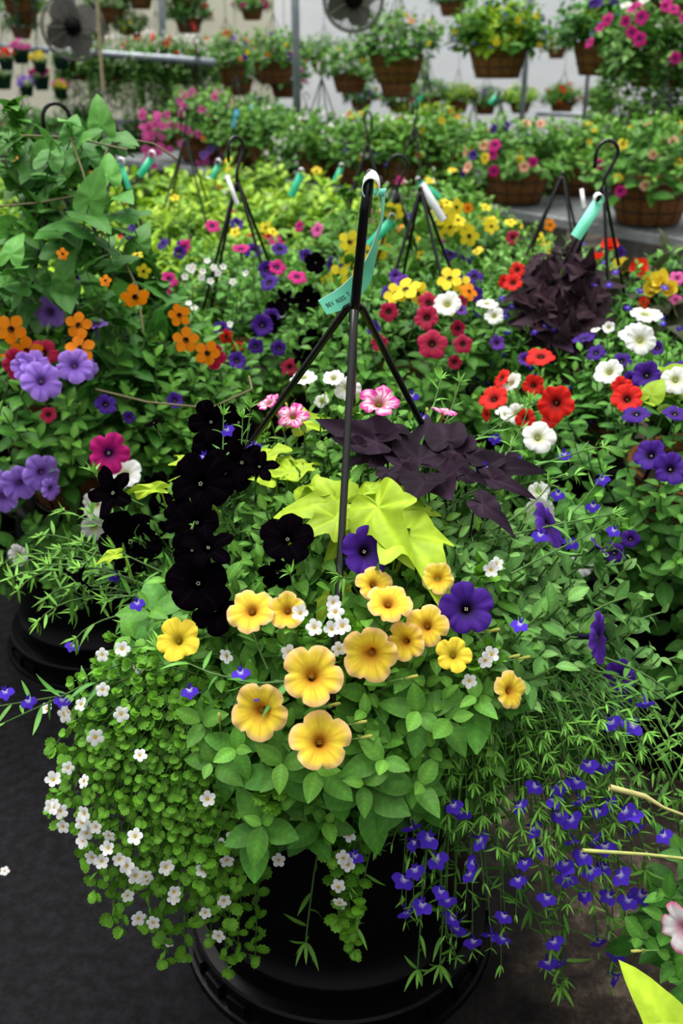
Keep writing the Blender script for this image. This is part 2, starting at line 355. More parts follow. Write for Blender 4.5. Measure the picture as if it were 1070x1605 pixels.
for kd, c in (('begonia', (.88, .70, .06)), ('begoniared', (.80, .05, .02))):
    mb = MB(); p = petal(.5, 1., np.array(c)*.8, c, .4, tipw=.8, droop=-.3)
    for lay, (nn, sc_, el) in enumerate(((5, 1., .2), (5, .75, .7), (4, .45, 1.6))):
        fr = [frame([math.cos(q), math.sin(q), el], [-math.cos(q)*el, -math.sin(q)*el, 1])*sc_ for q in np.arange(nn)*2*PI/nn+lay*.6]; mb.add(p, fr, [[0, 0, .04*lay]]*nn)
    calyx(mb, -.3, .3); reg(kd, 0, mb, [M_PETAL, M_STEM])
mb = MB(); V, C_, Q_, T_ = lathe([(.001, .0), (.1, -.02), (.13, -.35), (.08, -.8), (.05, -1.3)], 10, col=(.55, .55, .12)); mb.add((V, C_, Q_, T_)); calyx(mb, -1.25, .6); reg('bud', 0, mb, [M_PETAL, M_STEM])
FCOL = {'golden': 'golden yellow petunia bloom with peach edges', 'black': 'black velvety petunia bloom'}
XF = {}
def flower(parent, kind, p, n, size, roll=None, name='flower', var=None):
    """size = diameter in metres; n = facing direction"""
    me = FM[kind][rnd.randrange(len(FM[kind])) if var is None else var]
    o = bpy.data.objects.new(name, me); o.parent = parent
    m = frameZ(n, rnd.uniform(-.5, .5) if roll is None else roll)*(size/2)
    from mathutils import Matrix
    if parent.name in XF:
        pr, Mi = XF[parent.name]; pl = np.asarray(p)-pr; o.matrix_local = Mi @ Matrix([[*m[0], pl[0]], [*m[1], pl[1]], [*m[2], pl[2]], [0, 0, 0, 1]])
    else:
        pl = np.asarray(p)-rloc(parent); o.matrix_local = Matrix([[*m[0], pl[0]], [*m[1], pl[1]], [*m[2], pl[2]], [0, 0, 0, 1]])
    COL.objects.link(o); return o
# ------------------------------------------------------------------ foliage growing
def rv(s=1.): return R.normal(0, s, 3)
def _leafy(fn):
    def g(mb, *a, **k):
        mb.leafy = True; fn(mb, *a, **k); mb.leafy = False
    return g
@_leafy
def grow(mb, leaves, tips, dirs, L=.12, nodes=8, leaf=(.055, .02), spread=(80, 30), col=(.09, .25, .045), tipcol=(.20, .40, .07), stemr=.0018, droop=.5, jit=.15, stem=(.12, .25, .06)):
    """leafy shoots whose tips are at the given points, growing along dirs"""
    K = len(leaves); FR = [[] for _ in range(K)]; PO = [[] for _ in range(K)]; CO = [[] for _ in range(K)]
    col = np.array(col); tipcol = np.array(tipcol)
    for tp, d in zip(tips, dirs):
        d = nrm(d); side = nrm(np.cross(d, rv())); q = R.uniform(0, 6.28); f0 = frameZ(d)
        bend = side*L*.25; LL = L*R.uniform(.8, 1.2)
        path = [tp-d*LL*(1-u)+bend*(1-u)**2*1.5+np.array([0, 0, -droop*.1*L*(1-u)]) for u in np.linspace(0, 1, 5)]
        mb.add(tube(path, np.linspace(stemr*1.3, stemr*.7, 5), 4, stem), mat=1)
        hue = R.uniform(.82, 1.18)
        for k in range(nodes):
            u = (k+1)/nodes; pos = tp-d*LL*(1-u)+bend*(1-u)**2*1.5; q += 2.4+R.uniform(-.2, .2)
            e = math.radians(spread[0]+(spread[1]-spread[0])*u**1.5); rad = f0[:, 0]*math.cos(q)+f0[:, 1]*math.sin(q)
            ld = d*math.cos(e)+rad*math.sin(e)+rv(jit); up = d*math.sin(e)-rad*math.cos(e)+np.array([0, 0, .35])
            s = (leaf[0]+(leaf[1]-leaf[0])*u**1.3)*R.uniform(.75, 1.2)
            m = R.integers(K); FR[m].append(frame(ld, up)*s); PO[m].append(pos)
            w = u**2.2; CO[m].append((col*(1-w)+tipcol*w)*hue*R.uniform(.85, 1.15))
    for m in range(K):
        if FR[m]: mb.add(leaves[m], FR[m], PO[m], CO[m], 0)
@_leafy
def stream(mb, leaves, path, step, leaf, col, tipcol, stemr=.0014, stemcol=(.10, .22, .05), tuft=6, up=(0, 0, 1), endleaf=.6, pair=False, spreadang=60):
    P = np.array(path); seg = np.linalg.norm(np.diff(P, axis=0), axis=1); cl = np.concatenate([[0], np.cumsum(seg)]); Lt = cl[-1]
    mb.add(tube(P, np.linspace(stemr*1.4, stemr*.6, len(P)), 4, stemcol), mat=1)
    s = step*.5; q = R.uniform(0, 6.28); fr = [[] for _ in leaves]; po = [[] for _ in leaves]; co = [[] for _ in leaves]; hue = R.uniform(.8, 1.2)
    def put(pos, tg, e, size, u):
        f0 = frameZ(tg); rad = f0[:, 0]*math.cos(q)+f0[:, 1]*math.sin(q); e = math.radians(e)
        ld = tg*math.cos(e)+rad*math.sin(e)+rv(.12)+np.array([0, 0, .15]); m = R.integers(len(leaves))
        fr[m].append(frame(ld, nrm(np.array(up)+rad*.2))*size); po[m].append(pos)
        w = u**3; co[m].append((np.array(col)*(1-w)+np.array(tipcol)*w)*hue*R.uniform(.85, 1.15))
    while s < Lt:
        u = s/Lt; pos = np.array([np.interp(s, cl, P[:, k]) for k in range(3)]); pos2 = np.array([np.interp(min(s+.005, Lt), cl, P[:, k]) for k in range(3)])
        tg = nrm(pos2-pos) if s+.001 < Lt else nrm(P[-1]-P[-2])
        for _ in range(2 if pair else 1):
            put(pos, tg, spreadang, leaf*(1-u*(1-endleaf))*R.uniform(.7, 1.2), u); q += PI if pair else 2.4
        q += 1.3; s += step*R.uniform(.8, 1.2)
    tg = nrm(P[-1]-P[-2])
    for k in range(tuft):
        q += 2.4; put(P[-1], tg, 15+50*k/max(1, tuft), leaf*endleaf*R.uniform(.6, 1.), 1)
    for m in range(len(leaves)):
        if fr[m]: mb.add(leaves[m], fr[m], po[m], co[m], 0)
def arc(p0, p1, lift, n=8, sag=0):
    p0 = np.array(p0); p1 = np.array(p1); t = np.linspace(0, 1, n)[:, None]; out = p1-p0
    c1 = p0+np.array([out[0]*.35, out[1]*.35, lift]); c2 = p0+np.array([out[0]*.85, out[1]*.85, out[2]*.35+lift*.7])
    return (1-t)**3*p0+3*(1-t)**2*t*c1+3*(1-t)*t*t*c2+t**3*p1
def inpoly(x, y, P):
    c = False; j = len(P)-1
    for i in range(len(P)):
        if (P[i][1] > y) != (P[j][1] > y) and x < (P[j][0]-P[i][0])*(y-P[i][1])/(P[j][1]-P[i][1])+P[i][0]: c = not c
        j = i
    return c
def sample(P, n):
    xs = [p[0] for p in P]; ys = [p[1] for p in P]; out = []
    while len(out) < n:
        best = None; bd = -1
        for _ in range(6):
            while True:
                x, y = R.uniform(min(xs), max(xs)), R.uniform(min(ys), max(ys))
                if inpoly(x, y, P): break
            d = min([(x-a)**2+(y-b)**2 for a, b in out] or [1e9])
            if d > bd: bd = d; best = (x, y)
        out.append(best)
    return out
# ------------------------------------------------------------------ baskets and pots
def basket_parts(root, rt=.20, rb=.145, h=.20, zb=0., nw=14, joint=None, hook=True, legs=3, wires=None, wr=.0022, hook_ang=0., lr=.0042, rim_ang=0.5, wirecol=None):
    o = rloc(root)+np.array([0, 0, zb]); mb = MB()
    mb.add(lathe([(rt-.016, h-.03), (rt-.012, h+.004), (rt, h+.004), (rt-.002, h), (rt*.88+rb*.12, h*.8), ((rt+rb)/2, h*.45), (rb, .006), (rb*.6, 0), (.002, 0)], 32, o))
    ln = mb.build('coir_liner', root, [M_COIR])
    mb = MB(); mb.add(lathe([(.002, h-.028), (rt*.5, h-.018), (rt-.016, h-.03)], 20, o)); mb.build('potting_soil', root, [M_SOIL])
    mb = MB()
    for r, z in ((rt+.004, h), (rt*.8+rb*.2+.004, h*.68), (rt*.45+rb*.55+.004, h*.34), (rb+.003, .002)):
        a = np.linspace(0, 2*PI, 37); mb.add(tube(np.stack([o[0]+r*np.cos(a), o[1]+r*np.sin(a), np.full(37, o[2]+z)], 1), wr*1.3, 4))
    for k in range(nw):
        q = k*2*PI/nw; ca, sa = math.cos(q), math.sin(q)
        mb.add(tube([o+[(rt+.005)*ca, (rt+.005)*sa, h], o+[((rt+rb)/2+.004)*ca, ((rt+rb)/2+.004)*sa, h*.5], o+[(rb+.003)*ca, (rb+.003)*sa, 0.001], o+[.02*ca, .02*sa, -.002]], wr, 4))
    mb.build('wire_frame', root, [M_WIRE])
    if joint is not None:
        J = np.array(joint, float); mb = MB()
        for k in range(legs):
            q = rim_ang+k*2*PI/legs; e = o+[(rt+.002)*math.cos(q), (rt+.002)*math.sin(q), h]
            s1 = J+nrm(e-J)*.02+np.array([0, 0, .004]); mb.add(tube([J+[0, 0, -.03], J+[0, 0, .006], s1, (s1+e)/2, e], [lr, lr*1.1, lr, lr, lr], 8, cap=True))
        if hook:
            ca, sa = math.cos(hook_ang), math.sin(hook_ang); pts = [J+[0, 0, -.03], J+[0, 0, .012]]
            for t in np.linspace(0, 1, 5): pts.append(J+np.array([ca*.028*(t), sa*.028*t, .02+.055*t]))
            for t in np.linspace(.1, PI, 9): pts.append(J+np.array([ca*.028*math.cos(t), sa*.028*math.cos(t), .075+.03*math.sin(t)]))
            pts.append(J+np.array([-ca*.028, -sa*.028, .045])); mb.add(tube(pts, lr*1.05, 8, cap=True))
        mb.build('hanger', root, [M_BLACKMETAL])
    if wires is not None:
        J = o+np.array([0, 0, h+wires]); mb = MB()
        for k in range(4):
            q = .4+k*PI/2; mb.add(tube([o+[rt*math.cos(q), rt*math.sin(q), h], J], wr*1.2, 4))
        mb.add(tube([J, J+[0, 0, .9]], wr*1.5, 4)); mb.build('hanger', root, [M_WIRE])
pot_mesh = None
def pot(x, y, label, z=0, group=None):
    """upside-down nursery container used as a stand"""
    global pot_mesh, pot_rim
    r = thing('nursery_pot', (x, y, z), label, 'pot', 'upturned black pots under the baskets')
    if pot_mesh is None:
        mb = MB(); mb.add(lathe([(.002, .398), (.12, .398), (.125, .404), (.185, .404), (.197, .398), (.201, .388), (.204, .35), (.222, .16), (.2265, .10), (.231, .098), (.232, .086), (.2285, .084), (.236, .045)], 64))
        pot_mesh = mb.mesh('pot_body', [M_POT])
        mb = MB(); mb.add(lathe([(.234, .058), (.252, .056), (.256, .052), (.256, .040), (.250, .038), (.252, .012), (.268, .010), (.270, .006), (.270, .0005), (.235, .0005)], 64))
        for k in range(28):
            q = k*2*PI/28; 
            if k % 4 != 3: mb.add(rotz(box((.252, -.019, .014), (.262, .019, .036)), q))
        pot_rim = mb.mesh('pot_rim', [M_POT], smooth=False)
    link(bpy.data.objects.new('pot_body', pot_mesh), r); link(bpy.data.objects.new('pot_rim', pot_rim), r); return r
# ------------------------------------------------------------------ setting
mb = MB(); mb.add(box((-9, -1.5, -.05), (9, 21, 0))); fl = mb.build('floor', None, [M_POT], False)
m, n = new_mat('ground_cloth'); L = n.links.new; o = n.nodes.new('ShaderNodeOutputMaterial'); p = n.nodes.new('ShaderNodeBsdfPrincipled')
t = n.nodes.new('ShaderNodeTexCoord'); nz = n.nodes.new('ShaderNodeTexNoise'); nz.inputs['Scale'].default_value = 5.5; nz.inputs['Detail'].default_value = 12; nz.inputs['Roughness'].default_value = .78
nz2 = n.nodes.new('ShaderNodeTexNoise'); nz2.inputs['Scale'].default_value = 45; nz2.inputs['Detail'].default_value = 6; nz2.inputs['Roughness'].default_value = .7
L(t.outputs['Object'], nz.inputs['Vector']); L(t.outputs['Object'], nz2.inputs['Vector'])
sx = n.nodes.new('ShaderNodeSeparateXYZ'); L(t.outputs['Object'], sx.inputs[0])
def mr_(inp, a, b, c, d):
    q = n.nodes.new('ShaderNodeMapRange'); q.inputs[1].default_value = a; q.inputs[2].default_value = b; q.inputs[3].default_value = c; q.inputs[4].default_value = d; L(inp, q.inputs[0]); return q.outputs[0]
side = mr_(sx.outputs['X'], .12, .42, 0, 1)
r1 = n.nodes.new('ShaderNodeValToRGB'); r1.color_ramp.elements[0].color = (.0035, .0035, .004, 1); r1.color_ramp.elements[0].position = .42; r1.color_ramp.elements[1].color = (.011, .0105, .014, 1); r1.color_ramp.elements[1].position = .7
r2 = n.nodes.new('ShaderNodeValToRGB'); r2.color_ramp.elements[0].color = (.006, .005, .005, 1); r2.color_ramp.elements[0].position = .40; r2.color_ramp.elements[1].color = (.20, .15, .11, 1); r2.color_ramp.elements[1].position = .70
e = r2.color_ramp.elements.new(.52); e.color = (.034, .026, .02, 1)
L(nz2.outputs['Fac'], r1.inputs[0]); L(nz.outputs['Fac'], r2.inputs[0])
mu = n.nodes.new('ShaderNodeMix'); mu.data_type = 'RGBA'; L(side, mu.inputs[0]); L(r1.outputs[0], mu.inputs[6]); L(r2.outputs[0], mu.inputs[7]); L(mu.outputs[2], p.inputs['Base Color'])
wv = n.nodes.new('ShaderNodeTexWave'); wv.inputs['Scale'].default_value = 3; wv.inputs['Distortion'].default_value = 5; wv.inputs['Detail'].default_value = 3; wv.inputs['Detail Scale'].default_value = 1.5
mpw = n.nodes.new('ShaderNodeMapping'); mpw.inputs['Rotation'].default_value = (0, 0, -.55); L(t.outputs['Object'], mpw.inputs[0]); L(mpw.outputs[0], wv.inputs['Vector'])
ad = n.nodes.new('ShaderNodeMath'); ad.operation = 'ADD'; L(wv.outputs['Fac'], ad.inputs[0]); L(nz2.outputs['Fac'], ad.inputs[1])
b = n.nodes.new('ShaderNodeBump'); b.inputs['Strength'].default_value = .5; b.inputs['Distance'].default_value = .008; L(ad.outputs[0], b.inputs['Height']); L(b.outputs[0], p.inputs['Normal'])
p.inputs['Roughness'].default_value = .75; p.inputs['Specular IOR Level'].default_value = .10; L(p.outputs[0], o.inputs[0])
fl.data.materials[0] = m; tag(fl, kind='structure')
def wall(name, lo, hi, mat, rot=0, loc=(0, 0, 0)):
    mb = MB(); mb.add(box(lo, hi)); o = mb.build(name, None, [mat], False); o.location = loc; o.rotation_euler = (0, 0, rot); return tag(o, kind='structure')
def film(name, col, trans):
    m, n = new_mat(name); o = n.nodes.new('ShaderNodeOutputMaterial'); d = n.nodes.new('ShaderNodeBsdfDiffuse'); t = n.nodes.new('ShaderNodeBsdfTranslucent'); x = n.nodes.new('ShaderNodeMixShader')
    d.inputs[0].default_value = (*col, 1); t.inputs[0].default_value = (*col, 1); x.inputs[0].default_value = trans
    tx = n.nodes.new('ShaderNodeTexCoord'); w = n.nodes.new('ShaderNodeTexNoise'); w.inputs['Scale'].default_value = 2.; w.inputs['Detail'].default_value = 5
    bp = n.nodes.new('ShaderNodeBump'); bp.inputs['Strength'].default_value = .6; bp.inputs['Distance'].default_value = .1
    n.links.new(tx.outputs['Object'], w.inputs[0]); n.links.new(w.outputs['Fac'], bp.inputs['Height']); n.links.new(bp.outputs[0], d.inputs['Normal'])
    n.links.new(d.outputs[0], x.inputs[1]); n.links.new(t.outputs[0], x.inputs[2]); n.links.new(x.outputs[0], o.inputs[0]); return m
M_FILM = film('white_greenhouse_film', (.95, .96, .98), .6); M_FILML = film('cream_greenhouse_panel', (.90, .88, .78), .45)
wall('wall_back', (-8, -.02, 0), (8, .02, 3.2), M_FILM, math.radians(-13), (2.4, 17.0, 0))
wall('wall_left', (-7.6, -.02, 0), (1.9, .02, 3.2), M_FILML, math.radians(4), (-2.9, 16.6, 0))
mb = MB(); mb.add(box((-7.6, -.08, .30), (1.9, -.03, .40))); o = mb.build('trim_1', None, [M_STEEL], False); o.location = (-2.9, 16.6, 0); o.rotation_euler = (0, 0, math.radians(4)); tag(o, kind='structure')
def pipe(name, pts, r, label, cat, group=None, mat=M_STEEL):
    mb = MB(); mb.add(tube(pts, r, 10, cap=True)); o = mb.build(name, None, [mat]); return tag(o, label, cat, group)
def post(px, w, y, label, z1=3.0):
    x = at_y(px, 150, y)[0]; pipe('support_post', [(x, y, 0), (x, y, z1/2), (x, y, z1)], w*y/FPX/2, label, 'post', 'steel greenhouse posts')
post(465, 12, 9.0, 'thick grey steel post standing among the hanging baskets left of centre')
post(262, 10, 10.5, 'grey steel post behind the trailing green hanging baskets')
post(820, 8, 11.5, 'thin grey steel post between two large hanging baskets on the right')
post(918, 6, 13.0, 'thin grey brace post against the white wall on the right')
p0 = at_y(-30, 70, 11.5); p1 = at_y(335, 98, 9.6)
pipe('purlin_pipe', [p0, (p0+p1)/2, p1], .035, 'grey horizontal pipe running behind the round fan', 'pipe')
p0 = at_y(840, 178, 14.2); p1 = at_y(1075, 186, 13.6)
pipe('rail_pipe', [p0, (p0+p1)/2, p1], .03, 'pale horizontal rail along the white wall on the right', 'pipe')
def fan(px, py, y, rad, label):
    c = at_y(px, py, y); root = thing('circulation_fan', c, label, 'fan'); F = frameZ(nrm(CP-c)+np.array([0.15, 0, 0]))
    def tr(t): return t[0]@F.T+c, t[1], t[2], t[3]
    mb = MB()
    for r in np.linspace(.25, 1, 9)*rad:
        a = np.linspace(0, 2*PI, 41); mb.add(tr(tube(np.stack([r*np.cos(a), r*np.sin(a), np.full(41, .05)], 1), .003 if r < rad*.99 else .012, 4)))
    for q in np.arange(12)*PI/6: mb.add(tr(tube([[.03*math.cos(q), .03*math.sin(q), .06], [rad*math.cos(q), rad*math.sin(q), .05]], .004, 4)))
    mb.build('wire_guard', root, [M_FAN])
    for q in np.arange(4)*PI/2+.5:
        mb = MB(); V, C_, Q_, T_ = polar_leaf([(0, 1), (30, .85), (60, .5), (120, .15), (180, .1)], 24, 3, .1, (), wave=0.)
        V = V*rad*.95; V[:, 2] += V[:, 0]*.35; mb.add(tr(rotz((V, np.ones_like(V), Q_, T_), q))); mb.build('blade', root, [M_FAN])
    mb = MB(); mb.add(tr(lathe([(.001, .09), (.05, .085), (.07, .04), (.07, -.15), (.001, -.16)], 16))); mb.build('motor', root, [M_POT])
    mb = MB(); mb.add(tube([c+[0, .12, 0], c+[0, .14, 1.2]], .02, 6)); mb.add(tube([c+[0, .0, 0], c+[0, .14, 0.02]], .02, 6)); mb.build('bracket', root, [M_STEEL])
fan(113, 42, 8.6, .235, 'round caged circulation fan hanging at the upper left')
fan(552, -2, 7.6, .20, 'round caged circulation fan cut off by the top edge, left of the tall double basket')
# ------------------------------------------------------------------ generic basket plants
GREEN = (.085, .25, .04); GREENT = (.22, .42, .07)
def dome_pts(E, n, zlow=-.35):
    out = []
    while len(out) < n:
        v = nrm(R.normal(0, 1, 3))
        if v[2] > zlow: out.append(v)
    P = np.array(out)*E.r*R.uniform(.85, 1.05, (n, 1))+E.c; N = np.array([nrm(E.normal(p)*.7+np.array([0, 0, .7])) for p in P]); return P, N
VARM = {}
def var_foliage(kind, lod, seed, hang=False):
    """shared foliage meshes around the origin, dome radius .36 x .36 x .22 over the rim"""
    key = (kind, lod, seed, hang)
    if key in VARM: return VARM[key]
    E = Ell((0, 0, .02), (.34, .34, .20)); mb = MB(); n = {0: 300, 1: 190, 2: 90}[lod]; lv = L_PET if lod == 0 else L_PETLO
    k = {0: 8, 1: 7, 2: 5}[lod]; big = {0: 1., 1: 1.15, 2: 1.6}[lod]; P, N = dome_pts(E, n, -.45)
    if hang: P, N = dome_pts(Ell((0, 0, .05), (.31, .31, .22)), int(n*1.1), -.05)
    if kind == 'bushy': grow(mb, lv, P, N, .13, k, (.055*big, .022*big), (80, 35), GREEN, GREENT)
    if kind == 'pale': grow(mb, lv, P, N, .13, k, (.052*big, .022*big), (80, 35), (.12, .29, .08), (.26, .46, .13))
    if kind == 'deep': grow(mb, lv, P, N, .13, k, (.06*big, .03*big), (80, 35), (.05, .18, .03), (.10, .30, .045))
    if kind == 'limey': grow(mb, L_HEART, P, N, .12, k, (.075*big, .035*big), (75, 35), (.30, .48, .03), (.55, .72, .06))
    if kind == 'coleus': grow(mb, lv, P, N, .12, k, (.065*big, .03*big), (75, 40), (.16, .36, .03), (.46, .60, .05))
    if kind == 'mixed':
        h = n//2; grow(mb, lv, P[:h], N[:h], .13, k, (.055*big, .022*big), (80, 35), GREEN, GREENT)
        grow(mb, L_BAC, P[h:], N[h:], .12, k, (.034*big, .02*big), (80, 35), (.10, .28, .04), (.22, .45, .07))
    if kind == 'trail':
        grow(mb, lv, P, N, .13, k, (.05*big, .022*big), (80, 35), (.10, .24, .05), (.22, .38, .10))
        for q in range(110):
            a = R.uniform(0, 6.28); r = R.uniform(.22, .36); e = np.array([r*math.cos(a), r*math.sin(a), -R.uniform(.10, .55)])
            stream(mb, L_LIN if q % 2 else L_BAC, arc((e[0]*.4, e[1]*.4, .05), e, .08, 7), .030, .06, (.12, .30, .06), (.28, .48, .16), tuft=4)
    me = mb.mesh('foliage_'+kind, [M_LEAF, M_STEM]); VARM[key] = me; return me
KIND = {'bushy': 'mixed_bedding_plant', 'pale': 'petunia_plant', 'deep': 'petunia_plant', 'limey': 'sweet_potato_vine', 'coleus': 'coleus_plant', 'mixed': 'mixed_bedding_plant', 'trail': 'trailing_plant'}
def plants_var(root, zrim, kind, lod, palette, nfl, scale=1., fs=.05, seed=0, explicit=(), zflow=-.1, front=.75, hang=False):
    me = var_foliage(kind, lod, seed % 2, hang); o = link(bpy.data.objects.new(KIND[kind], me), root)
    o.location = (0, 0, zrim); o.scale = (1, 1, 1)
    if scale != 1.: o.scale = (scale,)*3
    o.rotation_euler = (0, 0, seed*1.1)
    from mathutils import Matrix
    XF[o.name] = (rloc(root), (Matrix.Translation((0, 0, zrim)) @ Matrix.Rotation(seed*1.1, 4, 'Z') @ Matrix.Scale(scale, 4)).inverted()); fo = o
    root_c = rloc(root)+np.array([0, 0, zrim+.02]); E = Ell(root_c, np.array((.35, .35, .21) if not hang else (.29, .29, .21))*scale)
    if nfl+len(explicit) == 0: return o
    toC = nrm(CP-root_c)
    cnt = 0; ks = [k for k, w in palette for _ in range(w)]
    while cnt < nfl:
        v = nrm(R.normal(0, 1, 3))
        if v[2] < zflow or v@toC < (-.1 if R.random() < front else -1): continue
        k = rnd.choice(ks); s = {'susan': .042, 'susanorange': .042, 'bacopa': .018, 'lobelia': .018, 'begonia': .06, 'begoniared': .05}.get(k, fs)*(1.35 if lod == 2 and k in ('bacopa', 'lobelia') else 1)
        # small blossoms grow in little clusters
        for _ in range(1 if s > .03 else 2):
            vv = nrm(v+rv(.12)); p = E.c+vv*E.r*R.uniform(1.0, 1.1); flower(fo, k, p, vv*.7+toC*.7+rv(.25), s*R.uniform(.85, 1.15))
        cnt += 1
    for (px, py, dpx, k) in explicit:
        p = E.hit(px, py); nn = E.normal(p); dep = (p-CP)@FW; flower(fo, k, p+nn*.015, nn*.6+nrm(CP-p)*.9+rv(.25), dpx*dep/FPX)
    return o
# ================================================================== CENTRE BASKET
pot(-.005, 1.30, 'large black upside-down nursery pot carrying the front basket')
CB = thing('hanging_basket', (.0, 1.30, .405), 'front basket overflowing with golden, black and violet petunias and lime sweet potato vine', 'hanging basket')
J0 = at_y(556, 478, 1.295)
def centre_hanger():
    o = np.array([.015, 1.30, .62]); mb = MB()
    ends = [at_y(529, 955, 1.045), at_y(385, 706, 1.37), at_y(706, 752, 1.40), at_y(551, 700, 1.50)]
    J = J0
    for e in ends:
        d = nrm(e-J); e2 = e+d*.12; s1 = J+nrm(d*[1, 1, .25])*.013+np.array([0, 0, -.002])
        mb.add(tube([J+[0, 0, -.014], J+[0, 0, .004], s1, s1+(e-s1)*.12, s1+(e-s1)*.5, e, e2], [.005, .0055, .0055, .005, .0049, .0048, .0045], 10, cap=True))
    top = at_y(577, 285, 1.25)
    pts = [at_y(553, 505, 1.287), at_y(557, 470, 1.285), at_y(564, 400, 1.27), at_y(571, 330, 1.257), top, at_y(579, 274, 1.265), at_y(580, 271, 1.285), at_y(580, 276, 1.305), at_y(578, 300, 1.315), at_y(574, 340, 1.315)]
    mb.add(tube(pts, [.0062, .0066, .0062, .006, .0056, .0054, .0054, .0054, .0052, .005], 12, cap=True))
    mb.build('hanger', CB, [M_BLACKMETAL])
centre_hanger()
basket_parts(CB, .225, .165, .20, 0., 14)
E1 = Ell((.04, 1.29, .55), (.365, .345, .33)); EB = Ell((-.20, 1.20, .46), (.235, .20, .31)); EL = Ell((.15, 1.25, .42), (.42, .27, .40))
ESL = lambda: None
CAMD = lambda p: nrm(CP-p)
def poly_shoots(mb, E, poly, n, leaves, push=0., up=.6, cam=.25, **kw):
    T = []; D = []
    for x, y in sample(poly, n):
        p = E.hit(x, y); nn = E.normal(p); T.append(p+nn*(push+R.uniform(-.03, .008))); D.append(nn*.8+np.array([0, 0, up])+CAMD(p)*cam+rv(.15))
    grow(mb, leaves, T, D, **kw)
UZ = np.array([0, 0, 1.])
def place_flowers(parent, E, kind, lst, push=.012, cam=.9, facing=None, jit=.28, name='flower'):
    for f in lst:
        px, py, dp = f[:3]; p = E.hit(px, py); nn = E.normal(p); dep = (p-CP)@FW
        p = p+nn*(push+(f[3] if len(f) > 3 else 0)); n_ = nn*.7+CAMD(p)*cam+rv(jit)
        if len(f) > 4: n_ = np.array(f[4], float)
        flower(parent, kind, p, n_, dp*dep/FPX, name=name)
# --- golden petunia plant (front)
mb = MB()
PF = [(200, 880), (330, 850), (520, 900), (760, 850), (850, 1000), (790, 1160), (640, 1260), (430, 1330), (300, 1240), (200, 1010)]
poly_shoots(mb, E1, PF, 150, L_PET, leaf=(.062, .024), spread=(82, 35), col=(.075, .24, .038), tipcol=(.19, .42, .07), nodes=8, L=.11, push=-.008)
BIG = [(383, 1165), (450, 1185), (500, 1195), (420, 1275), (570, 1215), (655, 1215), (345, 1185), (330, 1125), (260, 1075), (225, 1000), (650, 1110), (700, 1120), (735, 1090), (600, 1180), (250, 960)]
T = []; D = []
for x, y in BIG:
    p = E1.hit(x, y); nn = E1.normal(p); T.append(p+nn*.02); D.append(nn*.55+UZ*.5+CAMD(p)*.55+rv(.1))
grow(mb, L_PET, T, D, leaf=(.070, .03), spread=(85, 50), col=(.10, .30, .05), tipcol=(.19, .42, .07), nodes=8, L=.07)
gp = mb.build('petunia_plant', CB, [M_LEAF, M_STEM]); gp['label'] = 'golden yellow petunia plant with soft green leaves'
place_flowers(gp, E1, 'golden', [(412, 967, 76, .02), (457, 963, 62, .005), (585, 922, 58), (605, 957, 72, .02), (662, 987, 68, .01), (632, 1008, 62, .006), (580, 1027, 90, .03), (500, 1058, 94, .03), (428, 1105, 92, .025), (511, 1146, 94, .03), (783, 1080, 62, .01, (.5, -.6, .5)), (678, 918, 52, .012)])
place_flowers(gp, E1, 'yellow', [(307, 1008, 72, .02), (695, 1030, 56, .025)])
for q, (px, py) in enumerate([(575, 1124), (583, 1145), (358, 1112), (800, 1028), (815, 1030), (650, 1058), (770, 990), (536, 1098)]):
    p = E1.hit(px, py)+E1.normal(E1.hit(px, py))*.02; flower(gp, 'bud', p, np.array([.8, -.2, .35]) if px > 400 else UZ, .034, name='bud')
# --- violet petunia plant (right, grey-green)
mb = MB()
PR = [(700, 800), (850, 790), (980, 870), (1040, 1020), (1010, 1095), (760, 1120), (730, 940)]
poly_shoots(mb, E1, PR, 95, L_PET, leaf=(.056, .020), spread=(80, 35), col=(.125, .30, .095), tipcol=(.24, .44, .15), nodes=8, L=.12, push=.0)
T = []; D = []
for px, py, y in [(1060, 1030, 1.25), (1035, 960, 1.28), (990, 880, 1.30), (1045, 1080, 1.2), (1000, 930, 1.22), (965, 860, 1.35), (870, 1045, 1.02), (890, 940, 1.1), (820, 900, 1.12), (740, 860, 1.15), (760, 830, 1.2), (850, 960, 1.05), (700, 900, 1.1), (935, 1085, 1.13)]:
    T.append(at_y(px, py, y)); D.append(np.array([.5, -.35, .7]) if px < 930 else np.array([.9, -.2, .35]))
grow(mb, L_PET, T, D, leaf=(.062, .026), spread=(80, 38), col=(.12, .32, .09), tipcol=(.22, .44, .13), nodes=9, L=.16, stemr=.0026)
vp = mb.build('petunia_plant', CB, [M_LEAF, M_STEM]); vp['label'] = 'violet petunia plant with grey green leaves'
place_flowers(vp, E1, 'violet', [(572, 872, 82, .0), (718, 963, 84, .015), (955, 1062, 62, .0), (962, 1105, 60, 0, (.3, -.5, -.3))])
place_flowers(vp, E1, 'violetwhite', [(905, 1003, 84, .02, (.9, -.45, .25)), (835, 845, 78, .02, (.75, -.3, .6)), (925, 862, 40, .0, (.7, .1, .6))])
